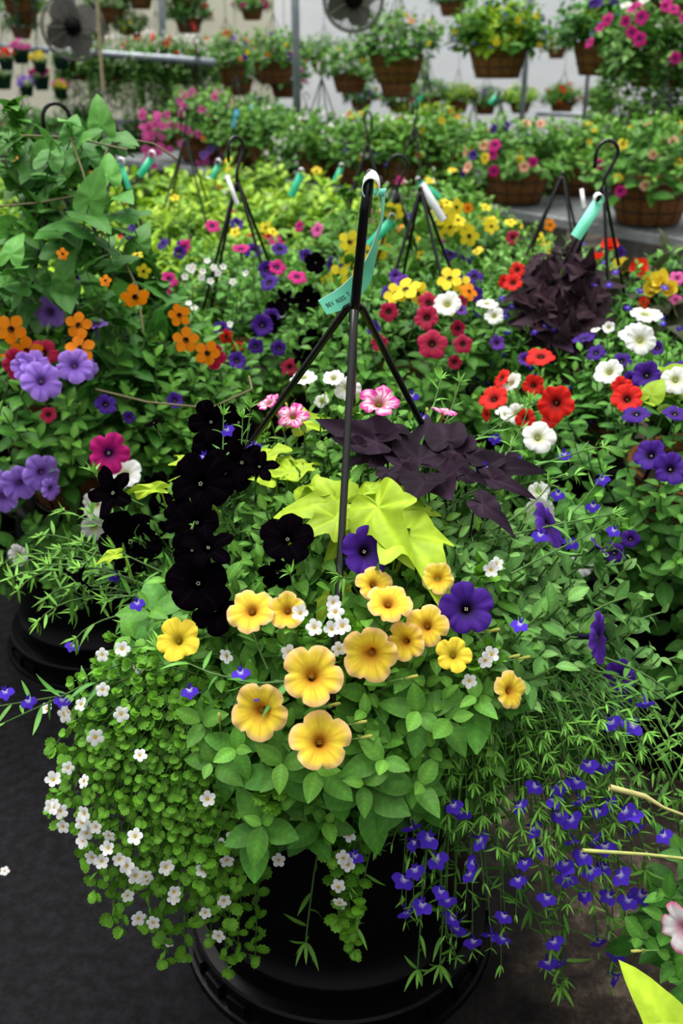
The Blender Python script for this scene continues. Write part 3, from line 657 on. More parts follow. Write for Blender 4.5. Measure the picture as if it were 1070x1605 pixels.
# --- pink starry petunia plant and white petunia plant (back)
mb = MB()
EK = Ell((.04, 1.38, .60), (.34, .33, .28))
poly_shoots(mb, E1, [(390, 690), (500, 640), (620, 640), (720, 660), (800, 760), (760, 820), (400, 800)], 46, L_PET, leaf=(.05, .02), col=(.13, .33, .07), tipcol=(.27, .50, .10), nodes=8, L=.12, push=.0)
poly_shoots(mb, EK, [(400, 640), (540, 600), (720, 650), (700, 690), (400, 690)], 34, L_PET, leaf=(.045, .018), col=(.13, .33, .07), tipcol=(.27, .50, .10), nodes=8, L=.10, push=.0)
sp_ = mb.build('petunia_plant', CB, [M_LEAF, M_STEM]); sp_['label'] = 'pale leaved petunia plant with pink speckled white blooms'
place_flowers(sp_, E1, 'starry', [(592, 676, 68, .03, (.05, -.45, .9)), (470, 694, 52, .03, (-.1, -.5, .85)), (432, 664, 40, .02, (-.4, -.2, .8)), (692, 657, 42, .0, (.2, .1, .9))])
place_flowers(sp_, EK, 'white', [(478, 603, 42, 0, (-.1, -.2, 1)), (545, 620, 42, .0), (524, 605, 34, .0), (505, 640, 26, 0)])
for px, py in [(505, 632), (632, 620), (448, 640), (555, 640), (668, 648)]:
    p = EK.hit(px, py); flower(sp_, 'bud', p+UZ*.01, UZ+rv(.2), .032, name='bud')
# --- black petunia plant
mb = MB()
poly_shoots(mb, E1, [(165, 800), (330, 690), (430, 690), (500, 830), (500, 930), (330, 990), (200, 930), (150, 860)], 85, L_PET, leaf=(.045, .02), col=(.10, .27, .06), tipcol=(.22, .45, .10), nodes=8, L=.12, push=-.015)
bp = mb.build('petunia_plant', CB, [M_LEAF, M_STEM]); bp['label'] = 'black petunia plant with velvety black blooms'
place_flowers(bp, E1, 'black', [(243, 872, 106, .03), (212, 800, 88, .03), (345, 797, 104, .035), (365, 735, 92, .03), (352, 700, 70, .03), (392, 702, 66, .03), (395, 755, 80, .02), (425, 770, 62, .03), (335, 928, 100, .02), (362, 888, 84, .04), (462, 866, 88, .02), (325, 835, 80, .01), (275, 790, 70, .015), (300, 830, 60, .01), (440, 905, 60, .0, (.1, -.8, -.2)), (345, 960, 80, .0), (385, 735, 84, .035), (370, 770, 84, .02), (310, 870, 70, .0)], cam=1.1)
place_flowers(bp, E1, 'black', [(155, 915, 56, .02, (-.5, -.4, -.6)), (262, 690, 30, .02, (-.3, 0, .8)), (265, 782, 40, .02, (.5, -.5, .3))])
# --- lime sweet potato vine: individual leaves
def leaves_px(parent, temps, lst, col, wjit=.12, tilt=.5, dy=0.):
    LM = M_DARKLEAF if col[1] < .05 else M_LEAF; wm = 1. if LM is M_DARKLEAF else .86
    for (bx, by, yb, tx, ty, yt, wid) in lst:
        wid *= wm
        b = at_y(bx, by, yb+dy); t = at_y(tx, ty, yt+dy); Lg = np.linalg.norm(t-b); yv = (t-b)/Lg
        up = nrm(CAMD(b)*tilt+UZ*(1-tilt)+rv(.24)); fr = frame(yv, up); fr = fr@np.diag([Lg*wid, Lg, Lg])
        mb = MB(); hue = R.uniform(1-wjit, 1+wjit)
        mb.add(temps[R.integers(len(temps))], [fr], [b], [np.array(col)*hue])
        z = fr[:, 2]/Lg; q = b-yv*.012-z*.035-UZ*.03
        mb.add(tube([b, b-yv*.01-z*.01, q], .0012, 5, np.array(col)*.8), mat=1)
        mb.build('leaf', parent, [LM, M_STEM])
limecol = (.34, .49, .025)
mb = MB(); root0 = at_y(560, 860, 1.28); root0[2] = .64
for px, py, y in [(560, 790, 1.16), (600, 800, 1.16), (640, 830, 1.12), (520, 800, 1.18), (300, 740, 1.30), (440, 720, 1.33)]: mb.add(tube(arc(root0, at_y(px, py, y), .05, 8), .003, 6, (.30, .42, .05)), mat=1)
lv = mb.build('sweet_potato_vine', CB, [M_LEAF, M_STEM]); lv['label'] = 'lime yellow sweet potato vine'
leaves_px(lv, L_LIME, [(632, 838, 1.09, 725, 926, .99, .95), (592, 795, 1.10, 630, 872, 1.02, 1.1), (530, 790, 1.13, 428, 794, 1.12, 1.0), (528, 812, 1.11, 455, 838, 1.07, .9), (600, 792, 1.15, 694, 788, 1.15, .8), (565, 775, 1.18, 545, 742, 1.27, .9), (575, 790, 1.16, 650, 810, 1.12, .8), (520, 770, 1.17, 480, 740, 1.25, 1.),
  (525, 920, 1.10, 562, 965, 1.05, 1.0), (540, 830, 1.13, 512, 880, 1.08, .8), (310, 735, 1.34, 275, 684, 1.42, .8), (330, 735, 1.36, 345, 690, 1.44, .9), (240, 768, 1.30, 165, 768, 1.32, .35), (320, 750, 1.34, 262, 742, 1.34, .7), (430, 745, 1.27, 400, 688, 1.38, .9), (455, 740, 1.27, 500, 700, 1.34, .9), (410, 720, 1.3, 430, 670, 1.40, .8),
  (470, 665, 1.42, 530, 634, 1.48, .7), (500, 785, 1.15, 440, 760, 1.2, .9), (600, 780, 1.18, 640, 752, 1.24, .7), (520, 935, 1.08, 490, 975, 1.04, 1.), (180, 870, 1.2, 140, 880, 1.2, .6), (620, 775, 1.2, 668, 770, 1.2, .7), (470, 730, 1.3, 452, 700, 1.36, .8)], limecol, dy=.03)
# --- dark sweet potato vine
mb = MB(); root0 = np.array([.06, 1.33, .64])
for px, py, y in [(640, 720, 1.28), (690, 740, 1.25), (730, 730, 1.3), (600, 700, 1.32), (770, 780, 1.2)]: mb.add(tube(arc(root0, at_y(px, py, y), .05, 8), .0028, 6, (.05, .02, .04)), mat=1)
dv = mb.build('sweet_potato_vine', CB, [M_LEAF, M_STEM]); dv['label'] = 'dark purple black sweet potato vine'
leaves_px(dv, L_DARK, [(590, 692, 1.29, 498, 668, 1.34, .75), (600, 678, 1.32, 492, 648, 1.38, .55), (560, 700, 1.28, 515, 690, 1.28, .8), (620, 700, 1.30, 545, 715, 1.27, .8), (655, 720, 1.28, 668, 668, 1.38, .9), (640, 735, 1.24, 600, 720, 1.26, .9), (690, 712, 1.3, 735, 702, 1.28, 1.), (700, 690, 1.32, 672, 640, 1.42, .7), (720, 705, 1.3, 690, 672, 1.36, .9), (765, 735, 1.25, 868, 724, 1.27, .62),
  (770, 752, 1.22, 845, 772, 1.20, .6), (755, 790, 1.17, 812, 826, 1.14, .8), (665, 755, 1.19, 642, 795, 1.14, 1.3), (690, 750, 1.20, 712, 792, 1.15, 1.2), (650, 745, 1.22, 615, 765, 1.19, 1.1), (710, 735, 1.24, 745, 765, 1.2, 1.), (610, 740, 1.22, 612, 768, 1.19, 1.3), (620, 690, 1.33, 560, 700, 1.3, .8), (675, 705, 1.32, 640, 705, 1.3, 1.), (740, 715, 1.28, 790, 712, 1.27, .9), (760, 725, 1.26, 740, 690, 1.34, .8), (600, 715, 1.28, 575, 740, 1.24, 1.), (730, 745, 1.2, 770, 752, 1.2, .8), (640, 725, 1.26, 660, 700, 1.3, .9), (585, 680, 1.34, 545, 680, 1.33, .8), (700, 725, 1.26, 660, 720, 1.26, 1.), (790, 720, 1.3, 820, 705, 1.32, .8)], (.017, .0085, .017), .4)
# --- lobelia (right front, left wisps, top)
LOBC = (.085, .26, .05); LOBT = (.22, .46, .09)
LOBR = [(555, 1330), (585, 1262), (598, 1288), (640, 1248), (651, 1285), (648, 1305), (675, 1302), (683, 1332), (632, 1365), (648, 1350), (636, 1412), (660, 1405), (737, 1340), (735, 1358), (690, 1385), (710, 1425), (715, 1440), (740, 1460), (785, 1455), (768, 1452), (790, 1420), (700, 1400), (655, 1190), (843, 1325), (878, 1350), (878, 1368), (880, 1338), (810, 1365), (850, 1390), (935, 1465), (870, 1495), (855, 1490), (960, 1520), (955, 1482), (865, 1460), (910, 1330), (915, 1350), (940, 1345), (965, 1358), (1000, 1390), (975, 1395), (930, 1260), (945, 1250), (905, 1245), (885, 1275), (860, 1245), (832, 1290), (970, 1260), (985, 1264), (985, 1292), (1025, 1295), (950, 1395), (820, 1340), (700, 1250), (750, 1310), (905, 1390), (890, 1310), (925, 1300), (938, 1312), (868, 1270), (915, 1190), (940, 1190), (985, 1135), (1005, 1100), (948, 1125), (718, 1262), (808, 1255), (835, 1225), (900, 1222), (870, 1225)]
LOBX = [(398, 1052), (419, 1080), (326, 1076), (8, 1083), (44, 1097), (98, 1095), (320, 715), (355, 672), (397, 698), (760, 718), (742, 765), (848, 800), (785, 745), (900, 815), (915, 775), (930, 850), (865, 870), (180, 900), (115, 1010), (790, 985), (655, 690), (640, 655), (820, 860), (860, 740), (250, 955)]
mb = MB()
rootR = lambda: np.array([R.uniform(.08, .26), 1.22+R.uniform(-.10, .08), .62])
def Lpath(px, py, E, ext=.04, root=None, lift=.05):
    p = E.hit(px, py) if not isinstance(E, float) else at_y(px, py, E); r0 = rootR() if root is None else root; path = arc(r0, p, lift, 9); d = nrm(path[-1]-path[-2])
    return np.vstack([path, path[-1]+d*ext*.5, path[-1]+d*ext+[0, 0, -.004]]), p
LP = []
for i, (px, py) in enumerate(LOBR):
    path, p = Lpath(px, py, EL, .03 if i % 3 else .06); LP.append(p); stream(mb, L_LIN, path, .030, .034, LOBC, LOBT, tuft=3, endleaf=.55, stemr=.0011)
for px, py in sample([(700, 1140), (800, 1090), (1000, 1090), (1060, 1160), (990, 1260), (900, 1320), (760, 1290), (690, 1220)], 80):
    path, p = Lpath(px, py, EL, .03); stream(mb, L_LIN, path, .019, .036, LOBC, LOBT, tuft=8, endleaf=.6)
for px, py in [(1068, 1130), (1069, 1165), (1066, 1105), (880, 1535), (690, 1500), (655, 1508), (560, 1440), (480, 1465), (980, 1440), (1010, 1350), (1068, 1345), (1060, 1240)]:
    path, p = Lpath(px, py, EL, .01); stream(mb, L_LIN, path, .03, .048, LOBC, LOBT, tuft=8, endleaf=.75, stemr=.0018)
for pth in ([(700, 1290), (770, 1385), (840, 1432), (905, 1462), (985, 1478)], [(690, 1200), (770, 1310), (830, 1420), (870, 1500), (885, 1535)], [(850, 1190), (905, 1290), (990, 1365), (1045, 1400)], [(760, 1180), (900, 1230), (1068, 1290)], [(720, 1220), (820, 1340), (930, 1400), (960, 1440)], [(880, 1150), (970, 1230), (1068, 1255)], [(640, 1240), (690, 1370), (700, 1460), (715, 1500)]):
    pts_ = [at_y(a_, b_, 1.06-.0*k) for k, (a_, b_) in enumerate(pth)]; stream(mb, L_LIN, pts_, .028, .040, LOBC, LOBT, tuft=7, stemr=.0019)
lob = mb.build('lobelia_plant', CB, [M_LEAF, M_STEM]); lob['label'] = 'trailing blue lobelia plant on the right side'
for (px, py), p in zip(LOBR, LP): flower(lob, 'lobelia', p+EL.normal(p)*.012+rv(.002), EL.normal(p)*.5+CAMD(p)*.7+rv(.45), .0325*R.uniform(.85, 1.15), roll=rnd.uniform(-.7, .7))
mb = MB(); LX = []
rootL = np.array([-.16, 1.24, .63])
for px, py, y in [(30, 925, 1.42), (62, 840, 1.52), (100, 800, 1.5), (70, 940, 1.36), (118, 960, 1.35), (148, 742, 1.42), (3, 885, 1.5), (120, 1000, 1.2), (40, 880, 1.42), (90, 905, 1.38), (150, 890, 1.3), (170, 940, 1.22), (130, 850, 1.4), (60, 975, 1.3), (110, 925, 1.45), (95, 860, 1.42), (145, 805, 1.4), (180, 860, 1.3), (20, 905, 1.38), (200, 980, 1.2), (50, 905, 1.45), (140, 930, 1.4), (165, 900, 1.42), (125, 890, 1.3), (75, 885, 1.35), (85, 960, 1.42), (175, 820, 1.42)]:
    path = arc(rootL+rv(.02)*[1, 1, .2], at_y(px, py, y), .07, 12); stream(mb, L_LIN, path, .024, .044, (.10, .28, .06), (.24, .48, .09), tuft=7, endleaf=.65, stemr=.0018)
for px, py, y in [(-30, 1150, 1.1), (-20, 1110, 1.12)]:
    path = np.vstack([arc(at_y(330, 1070, 1.08), at_y(100, 1090, 1.08), .02, 6), at_y(px, py, y)]); stream(mb, L_LIN, path, .03, .05, (.09, .25, .07), LOBT, tuft=3, stemr=.0018)
stream(mb, L_LIN, [at_y(250, 1020, 1.06), at_y(330, 1055, 1.02), at_y(400, 1072, 1.0), at_y(500, 1065, .99)][::-1], .02, .05, (.10, .28, .07), LOBT, tuft=7, stemr=.0018)
for a_, b_, y0, y1 in [((420, 1050), (385, 945), 1.02, 1.08), ((300, 830), (332, 720), 1.2, 1.34), ((345, 760), (350, 652), 1.3, 1.4), ((372, 760), (380, 655), 1.3, 1.4), ((620, 900), (535, 905), 1.1, 1.05), ((500, 1010), (455, 900), 1.05, 1.07), ((355, 790), (392, 640), 1.3, 1.40)]:
    stream(mb, L_LIN, arc(at_y(*a_, y0), at_y(*b_, y1), .01, 6), .016, .034, (.12, .32, .07), LOBT, tuft=10)
for px, py, y in [(352, 1070, 1.02)]: pass
for a_, b_, y0, y1 in [((700, 790), (900, 745), 1.22, 1.3), ((720, 780), (945, 700), 1.2, 1.38), ((760, 850), (960, 805), 1.15, 1.2), ((780, 900), (945, 740), 1.15, 1.3), ((640, 730), (690, 595), 1.3, 1.5), ((660, 740), (720, 600), 1.3, 1.52), ((700, 720), (820, 640), 1.3, 1.45), ((800, 900), (960, 815), 1.1, 1.2), ((740, 790), (830, 630), 1.25, 1.4), ((760, 840), (860, 760), 1.15, 1.2), ((700, 800), (800, 700), 1.2, 1.3)]:
    stream(mb, L_LIN, arc(at_y(*a_, y0), at_y(*b_, y1), .012, 8), .022, .036, (.13, .33, .08), LOBT, tuft=8, stemr=.0015)
lo2 = mb.build('lobelia_plant', CB, [M_LEAF, M_STEM]); lo2['label'] = 'wispy blue lobelia plant sprawling on the left and top'
for px, py in LOBX:
    y = {8: 1.09, 44: 1.08, 98: 1.08, 180: 1.3, 115: 1.22, 320: 1.3, 355: 1.36, 397: 1.34}.get(px)
    p = at_y(px, py, y) if y else E1.hit(px, py)+E1.normal(E1.hit(px, py))*.035
    flower(lo2, 'lobelia', p, CAMD(p)+UZ*.3+rv(.3), .027)
# --- white bacopa (left curtain and centre)
BACF = [(178, 1032), (205, 1018), (200, 1114), (180, 1078), (232, 1170), (143, 1108), (128, 1115), (90, 1115), (118, 1120), (163, 1150), (103, 1212), (120, 1200), (108, 1255), (122, 1287), (150, 1295), (160, 1283), (187, 1312), (181, 1298), (172, 1330), (158, 1328), (195, 1330), (222, 1295), (321, 1237), (318, 1345), (345, 1395), (325, 1412), (343, 1444), (232, 1355), (241, 1358), (208, 1385), (230, 1418), (248, 1428), (267, 1458), (278, 1380), (271, 1386), (341, 1318), (358, 1332), (363, 1300), (430, 1225), (405, 1225), (428, 1332), (402, 1320), (145, 1215), (225, 1360), (147, 1260), (152, 1305), (268, 1340), (205, 1342), (112, 1265), (100, 1250), (147, 1283)]
mb = MB(); BC = (.055, .19, .022); BT = (.20, .45, .045)
rootB = lambda: np.array([-.12+R.uniform(-.08, .1), 1.14+R.uniform(-.06, .1), .62])
BPOLY = [(110, 1070), (190, 1010), (330, 1080), (420, 1200), (450, 1290), (400, 1350), (340, 1430), (290, 1400), (215, 1400), (150, 1370), (100, 1290), (88, 1170)]
for px, py in sample(BPOLY, 150):
    p = EB.hit(px, py); stream(mb, L_BAC, arc(rootB(), p, .05, 8), .021, .025, BC, BT, tuft=6, pair=True, endleaf=.5, up=nrm(EB.normal(p)+UZ*.6), spreadang=75)
for px, py in [(355, 1520), (372, 1495), (258, 1505), (290, 1495), (400, 1500), (250, 1470), (175, 1440), (150, 1400), (85, 1170), (95, 1290), (82, 1265), (330, 1470), (230, 1450), (190, 1455), (360, 1440), (310, 1440), (135, 1350)]:
    p = EB.hit(px, py); stream(mb, L_BAC, arc(rootB(), p, .05, 9), .022, .026, BC, BT, tuft=5, pair=True, endleaf=.7, up=nrm(EB.normal(p)+UZ*.6), spreadang=75)
for px, py in [(530, 1440), (555, 1490), (545, 1460), (505, 1330), (560, 1420), (400, 1330), (330, 1350), (310, 1380), (390, 1300), (520, 1340)]:
    r0 = np.array([R.uniform(-.1, .05), 1.06, .6]); p = at_y(px, py, .985); stream(mb, L_BAC, arc(r0, p, .02, 9), .03, .026, BC, BT, tuft=5, pair=True, endleaf=.7, spreadang=75)
for px, py in [(525, 975), (500, 1000), (470, 985), (545, 985), (535, 1030), (765, 1015), (740, 1040), (560, 1000), (440, 1235), (410, 1240), (425, 1255), (755, 900), (180, 1000), (160, 1040), (230, 1020)]:
    p = E1.hit(px, py); stream(mb, L_BAC, arc(p-E1.normal(p)*.08, p, .01, 5), .018, .026, (.10, .32, .04), BT, tuft=7, pair=True, endleaf=.8, spreadang=75)
bac = mb.build('bacopa_plant', CB, [M_LEAF, M_STEM]); bac['label'] = 'white flowered bacopa with small scalloped leaves'
for px, py in BACF:
    p = EB.hit(px, py); nn = EB.normal(p); flower(bac, 'bacopa', p+nn*.018+rv(.003), nn*.5+CAMD(p)*.8+rv(.35), .0205*R.uniform(.85, 1.15))
for px, py in [(527, 955), (525, 992), (500, 990), (480, 970), (540, 988), (465, 1025), (535, 1020), (752, 1028), (743, 1036), (760, 900), (752, 908), (720, 1065), (375, 1030), (250, 1045), (530, 968)]:
    p = E1.hit(px, py); nn = E1.normal(p); flower(bac, 'bacopa', p+nn*.03, nn*.4+CAMD(p)*.8+rv(.25), .0195*R.uniform(.9, 1.15))
for px, py in [(530, 1390), (532, 1416), (545, 1355), (547, 1308), (538, 1345), (400, 1345)]:
    p = at_y(px, py, .975); flower(bac, 'bacopa', p, CAMD(p)+rv(.4), .02)
# filler so that the basket is leafy all round
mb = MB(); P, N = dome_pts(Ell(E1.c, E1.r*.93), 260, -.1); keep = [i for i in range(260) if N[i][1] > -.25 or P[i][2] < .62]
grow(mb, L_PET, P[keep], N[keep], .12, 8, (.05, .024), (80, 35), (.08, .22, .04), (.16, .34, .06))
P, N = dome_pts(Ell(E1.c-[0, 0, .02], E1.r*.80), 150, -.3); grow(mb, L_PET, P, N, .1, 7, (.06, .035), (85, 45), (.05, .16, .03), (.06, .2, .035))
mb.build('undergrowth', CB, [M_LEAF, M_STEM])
# ------------------------------------------------------------------ tag on the centre hanger
def ribbon(parent, name, edges, mats, thick=.0006, sub=6, auto=True):
    A = np.array([e[0] for e in edges]); B = np.array([e[1] for e in edges])
    def spl(P):
        out = []
        for i in range(len(P)-1):
            p0 = P[max(i-1, 0)]; p1 = P[i]; p2 = P[i+1]; p3 = P[min(i+2, len(P)-1)]
            for t in np.linspace(0, 1, sub, endpoint=False): out.append(.5*((2*p1)+(-p0+p2)*t+(2*p0-5*p1+4*p2-p3)*t*t+(-p0+3*p1-3*p2+p3)*t**3))
        return np.array(out+[P[-1]])
    A = spl(A); B = spl(B); m = len(A); N = np.array([nrm(np.cross(A[min(i+1, m-1)]-A[max(i-1, 0)], B[i]-A[i])) for i in range(m)])*thick
    V = np.concatenate([A+N, B+N, A-N, B-N]); i = np.arange(m-1)
    q = lambda a, b: np.stack([a+i, a+i+1, b+i+1, b+i], 1)
    mb = MB(); C = np.ones_like(V); mb.add((V, C, q(0, m), NT)); 
    mb2 = (V, C, np.concatenate([q(3*m, 2*m), q(2*m, 0), q(m, 3*m)]), NT); mb.add(mb2, mat=1)
    if auto and np.mean([n_@CAMD(p_) for n_, p_ in zip(N, (A+B)/2)]) < 0: mats = mats[::-1]
    return mb.build(name, parent, mats), A, B, N
def at(px, py, y): return at_y(px, py, y)
PT = thing('plant_tag', at(580, 275, 1.25), 'mint green lettered plant tag looped over the hook of the front basket', 'plant tag')
SM, SA, SB, SN = ribbon(PT, 'tag_strip', [(at(598, 302, 1.262), at(603, 302, 1.274)), (at(597, 340, 1.268), at(600, 341, 1.278)), (at(588, 372, 1.278), at(593, 373, 1.286)), (at(574, 405, 1.292), at(588, 410, 1.296)), (at(556, 428, 1.302), at(580, 441, 1.304)), (at(530, 452, 1.302), at(552, 478, 1.305)), (at(498, 471, 1.290), at(512, 493, 1.290))], [M_MINT, M_WHITE])
c = at(580, 292, 1.25)
loop = []
for a in np.linspace(-.7, PI+.8, 14):
    x = c[0]+.0100*math.cos(a); z = c[2]+.0125*math.sin(a); loop.append((np.array([x, 1.238, z-.002]), np.array([x+.002, 1.268, z+.004*math.sin(a)])))
ribbon(PT, 'tag_loop', loop, [M_MINT, M_WHITE], auto=False)
ribbon(PT, 'tag_tail', [(at(585, 296, 1.240), at(585, 306, 1.240)), (at(594, 296, 1.244), at(592, 308, 1.244)), (at(605, 295, 1.248), at(601, 308, 1.248))], [M_MINT, M_WHITE])
def lettering(parent, txt, O, X, Y, N, bend=0, size=.012, name='lettering', mat=None, sx=1.):
    cu = bpy.data.curves.new('t', 'FONT'); cu.body = txt; cu.size = size; cu.align_x = 'CENTER'; cu.align_y = 'CENTER'; cu.resolution_u = 3; cu.offset = size*.006
    ob = bpy.data.objects.new('t', cu); COL.objects.link(ob); dg = bpy.context.evaluated_depsgraph_get(); me = bpy.data.meshes.new_from_object(ob.evaluated_get(dg)); bpy.data.objects.remove(ob)
    co = np.zeros(len(me.vertices)*3); me.vertices.foreach_get('co', co); co = co.reshape(-1, 3)
    W = O+np.outer(co[:, 0]*sx, X)+np.outer(co[:, 1], Y)+N*.0012+np.outer(bend*co[:, 0]**2, N)
    me.vertices.foreach_set('co', (W-rloc(parent)).ravel()); me.materials.clear(); me.materials.append(mat or M_INK); me.update()
    return link(bpy.data.objects.new(name, me), parent)
txt = lettering(PT, 'BEV  REES  7', np.zeros(3), np.array([1., 0, 0]), np.array([0, 1., 0]), np.zeros(3), size=.0085, sx=.80)
co = np.zeros(len(txt.data.vertices)*3); txt.data.vertices.foreach_get('co', co); co = co.reshape(-1, 3)+rloc(PT); co[:, 1] -= 8*co[:, 0]**2*0
M_ = (SA+SB)/2; M_ = M_[::-1]; A_ = SA[::-1]; B_ = SB[::-1]; cl = np.concatenate([[0], np.cumsum(np.linalg.norm(np.diff(M_, axis=0), axis=1))])
sgn = 1 if np.mean([n_@CAMD(p_) for n_, p_ in zip(SN, M_)]) > 0 else -1; NN = SN[::-1]*sgn
s_ = co[:, 0]-co[:, 0].min()+.006; vv_ = (co[:, 1]+8*co[:, 0]**2*0)
I = lambda X_: np.stack([np.interp(s_, cl, X_[:, k]) for k in range(3)], 1)
Ai, Bi, Ni = I(A_), I(B_), I(NN); Wd = np.linalg.norm(Ai-Bi, axis=1)[:, None]; Mi_ = (Ai+Bi)/2
W = Mi_+(Ai-Bi)/Wd*vv_[:, None]+Ni*1.8-rloc(PT); txt.data.vertices.foreach_set('co', W.ravel()); txt.data.update()

# ================================================================== NEIGHBOURING BASKETS
def floor_basket(x, y, label, jz=1.09, hang=True, hook_ang=0., jdx=0, jdy=0, hook=True, potlabel=None, rim_ang=.5):
    pot(x, y, potlabel or 'black pot under the basket '+' '.join(label.split()[2:13]))
    r = thing('hanging_basket', (x, y, .405), label, 'hanging basket', 'flower baskets standing on upturned pots'); basket_parts(r, .20, .145, .20, 0., 12, joint=(x+jdx, y+jdy, jz) if hang else None, hook=hook, hook_ang=hook_ang, rim_ang=rim_ang, legs=4); return r
def ell_of(root, s=1., dz=.03): c = rloc(root); return Ell((c[0], c[1], c[2]+.2+dz), (.36*s, .36*s, .23*s))
def dirfill(mb, E, n, leaves, zlow=-.3, **kw):
    P, N = dome_pts(E, n, zlow); grow(mb, leaves, P, N, **kw)
# B1: left, orange susans, lavender petunias, climbing vine
B1 = floor_basket(-.60, 2.25, 'hanging basket with lavender petunias and a tall climbing orange flowered vine at the left', jz=1.19, hook=True, hook_ang=.4, rim_ang=.2, potlabel='black upside-down nursery pot at the left edge behind the wispy lobelia stems')
E = Ell((-.62, 2.25, .66), (.42, .40, .24)); mb = MB()
dirfill(mb, E, 300, L_PET, leaf=(.062, .026), col=(.075, .23, .04), tipcol=(.17, .38, .06))
for q in range(40):
    a = R.uniform(3.4, 6.2); p = E.c+np.array([math.cos(a)*.4, math.sin(a)*.38, -R.uniform(.1, .34)]); grow(mb, L_PET, [p], [nrm([math.cos(a), math.sin(a), .4])], L=.12, leaf=(.055, .025), col=(.07, .22, .035), tipcol=(.15, .34, .06))
b1 = mb.build('petunia_plant', B1, [M_LEAF, M_STEM])
place_flowers(b1, E, 'lavender', [(80, 497, 52, .0), (150, 530, 40, .02, (0, -.1, 1)), (62, 588, 46, .03), (76, 618, 62, .05), (120, 595, 56, .04), (48, 592, 44, .03), (40, 738, 56, .03), (70, 728, 58, .02), (84, 745, 36, .03, (.8, -.5, .2)), (18, 750, 52, .04), (-2, 735, 40, .02), (135, 590, 40, .02)])
place_flowers(b1, E, 'magenta', [(165, 698, 64, .05), (260, 458, 28, .02)]); place_flowers(b1, E, 'crimson', [(36, 585, 50, .02), (70, 560, 46, .0), (320, 573, 42, .02, (.1, -.9, -.1)), (78, 652, 26, 0)])
place_flowers(b1, E, 'violet', [(165, 637, 34), (270, 630, 28), (365, 570, 30), (200, 655, 20)])
T = [at_y(205, 752, 1.90), at_y(160, 800, 1.88), at_y(150, 835, 1.90), at_y(40, 870, 1.98), at_y(60, 830, 2.0), at_y(110, 800, 1.95)]
mb = MB(); grow(mb, L_PET, T, [np.array([.2, -.4, .8])+rv(.2) for _ in T], L=.16, leaf=(.05, .025), col=(.07, .22, .035), tipcol=(.15, .34, .06)); wp = mb.build('petunia_plant', B1, [M_LEAF, M_STEM]); wp['label'] = 'white petunia stems trailing low'
for (px, py, s_, n_) in [(195, 745, .075, (-.1, -.5, .8)), (150, 790, .06, (-.3, -.8, .3)), (148, 828, .06, (.1, -1, -.1)), (30, 870, .05, (-.3, -.8, .1))]:
    flower(wp, 'white', at_y(px, py, 1.84), np.array(n_), s_)
mb = MB(); V1 = []
def vine(mb, pts, leafs, size, col, tipc, step=.05): stream(mb, leafs, pts, step, size, col, tipc, tuft=4, stemr=.0018, endleaf=.6, spreadang=70)
J1 = np.array([-.60, 2.25, 1.19])
for k in range(10):
    a = R.uniform(0, 6.28); tz = R.uniform(.85, 1.30); pts = [np.array([-.6+.2*math.cos(a), 2.25+.2*math.sin(a), .62])]
    for u in np.linspace(.2, 1, 7): q = a+u*5; rr = .24*(1-u*.72)+.03; pts.append(np.array([-.58+rr*math.cos(q), 2.2+rr*math.sin(q), .62+u*(tz-.62)]))
    vine(mb, pts, L_THUN, .078, (.07, .22, .045), (.13, .34, .06), .04)
T = []; D = []
for px, py in sample([(20, 330), (60, 260), (40, 215), (100, 165), (160, 190), (180, 250), (190, 420), (240, 520), (60, 520), (0, 460)], 32):
    p = at_y(px, py, R.uniform(1.98, 2.3)); T.append(p); D.append(UZ*.8+CAMD(p)*.4+rv(.3))
grow(mb, L_THUN, T, D, L=.10, nodes=3, leaf=(.085, .06), spread=(75, 45), col=(.075, .24, .055), tipcol=(.15, .38, .09), stemr=.0016)
for pts in ([(20, 212, 2.2), (110, 215, 2.15), (200, 235, 2.1)], [(110, 215, 2.1), (130, 270, 2.05), (150, 350, 2.0), (165, 370, 2.0)], [(150, 280, 2.1), (170, 230, 2.15), (200, 218, 2.2), (240, 225, 2.2), (278, 250, 2.2)], [(-20, 325, 2.1), (60, 318, 2.1), (120, 307, 2.05)], [(190, 400, 2.1), (215, 450, 2.0), (225, 520, 1.95)], [(150, 610, 1.9), (230, 630, 1.85), (330, 640, 1.8), (395, 610, 1.85), (390, 590, 1.9)]):
    mb.add(tube([at_y(*p) for p in pts], .0022, 5, (.16, .14, .06)), mat=1)
tv = mb.build('black_eyed_susan_vine', B1, [M_LEAF, M_STEM]); tv['label'] = 'climbing vine with arrow shaped leaves and orange flowers'
for f in [(17, 516, 44), (42, 550, 46), (123, 510, 38), (126, 546, 42), (118, 560, 30), (212, 465, 42), (281, 494, 34), (291, 533, 38), (325, 553, 38), (98, 398, 18), (165, 440, 18)]:
    p = at_y(f[0], f[1], 1.93); flower(tv, 'susanorange', p, CAMD(p)+rv(.3), f[2]*((p-CP)@FW)/FPX)
for f in [(100, 398, 18), (96, 322, 12), (200, 480, 20), (215, 400, 18), (115, 386, 14), (225, 425, 22)]:
    p = at_y(f[0], f[1], 2.2); flower(tv, 'susan', p, CAMD(p)+rv(.8), f[2]*((p-CP)@FW)/FPX)
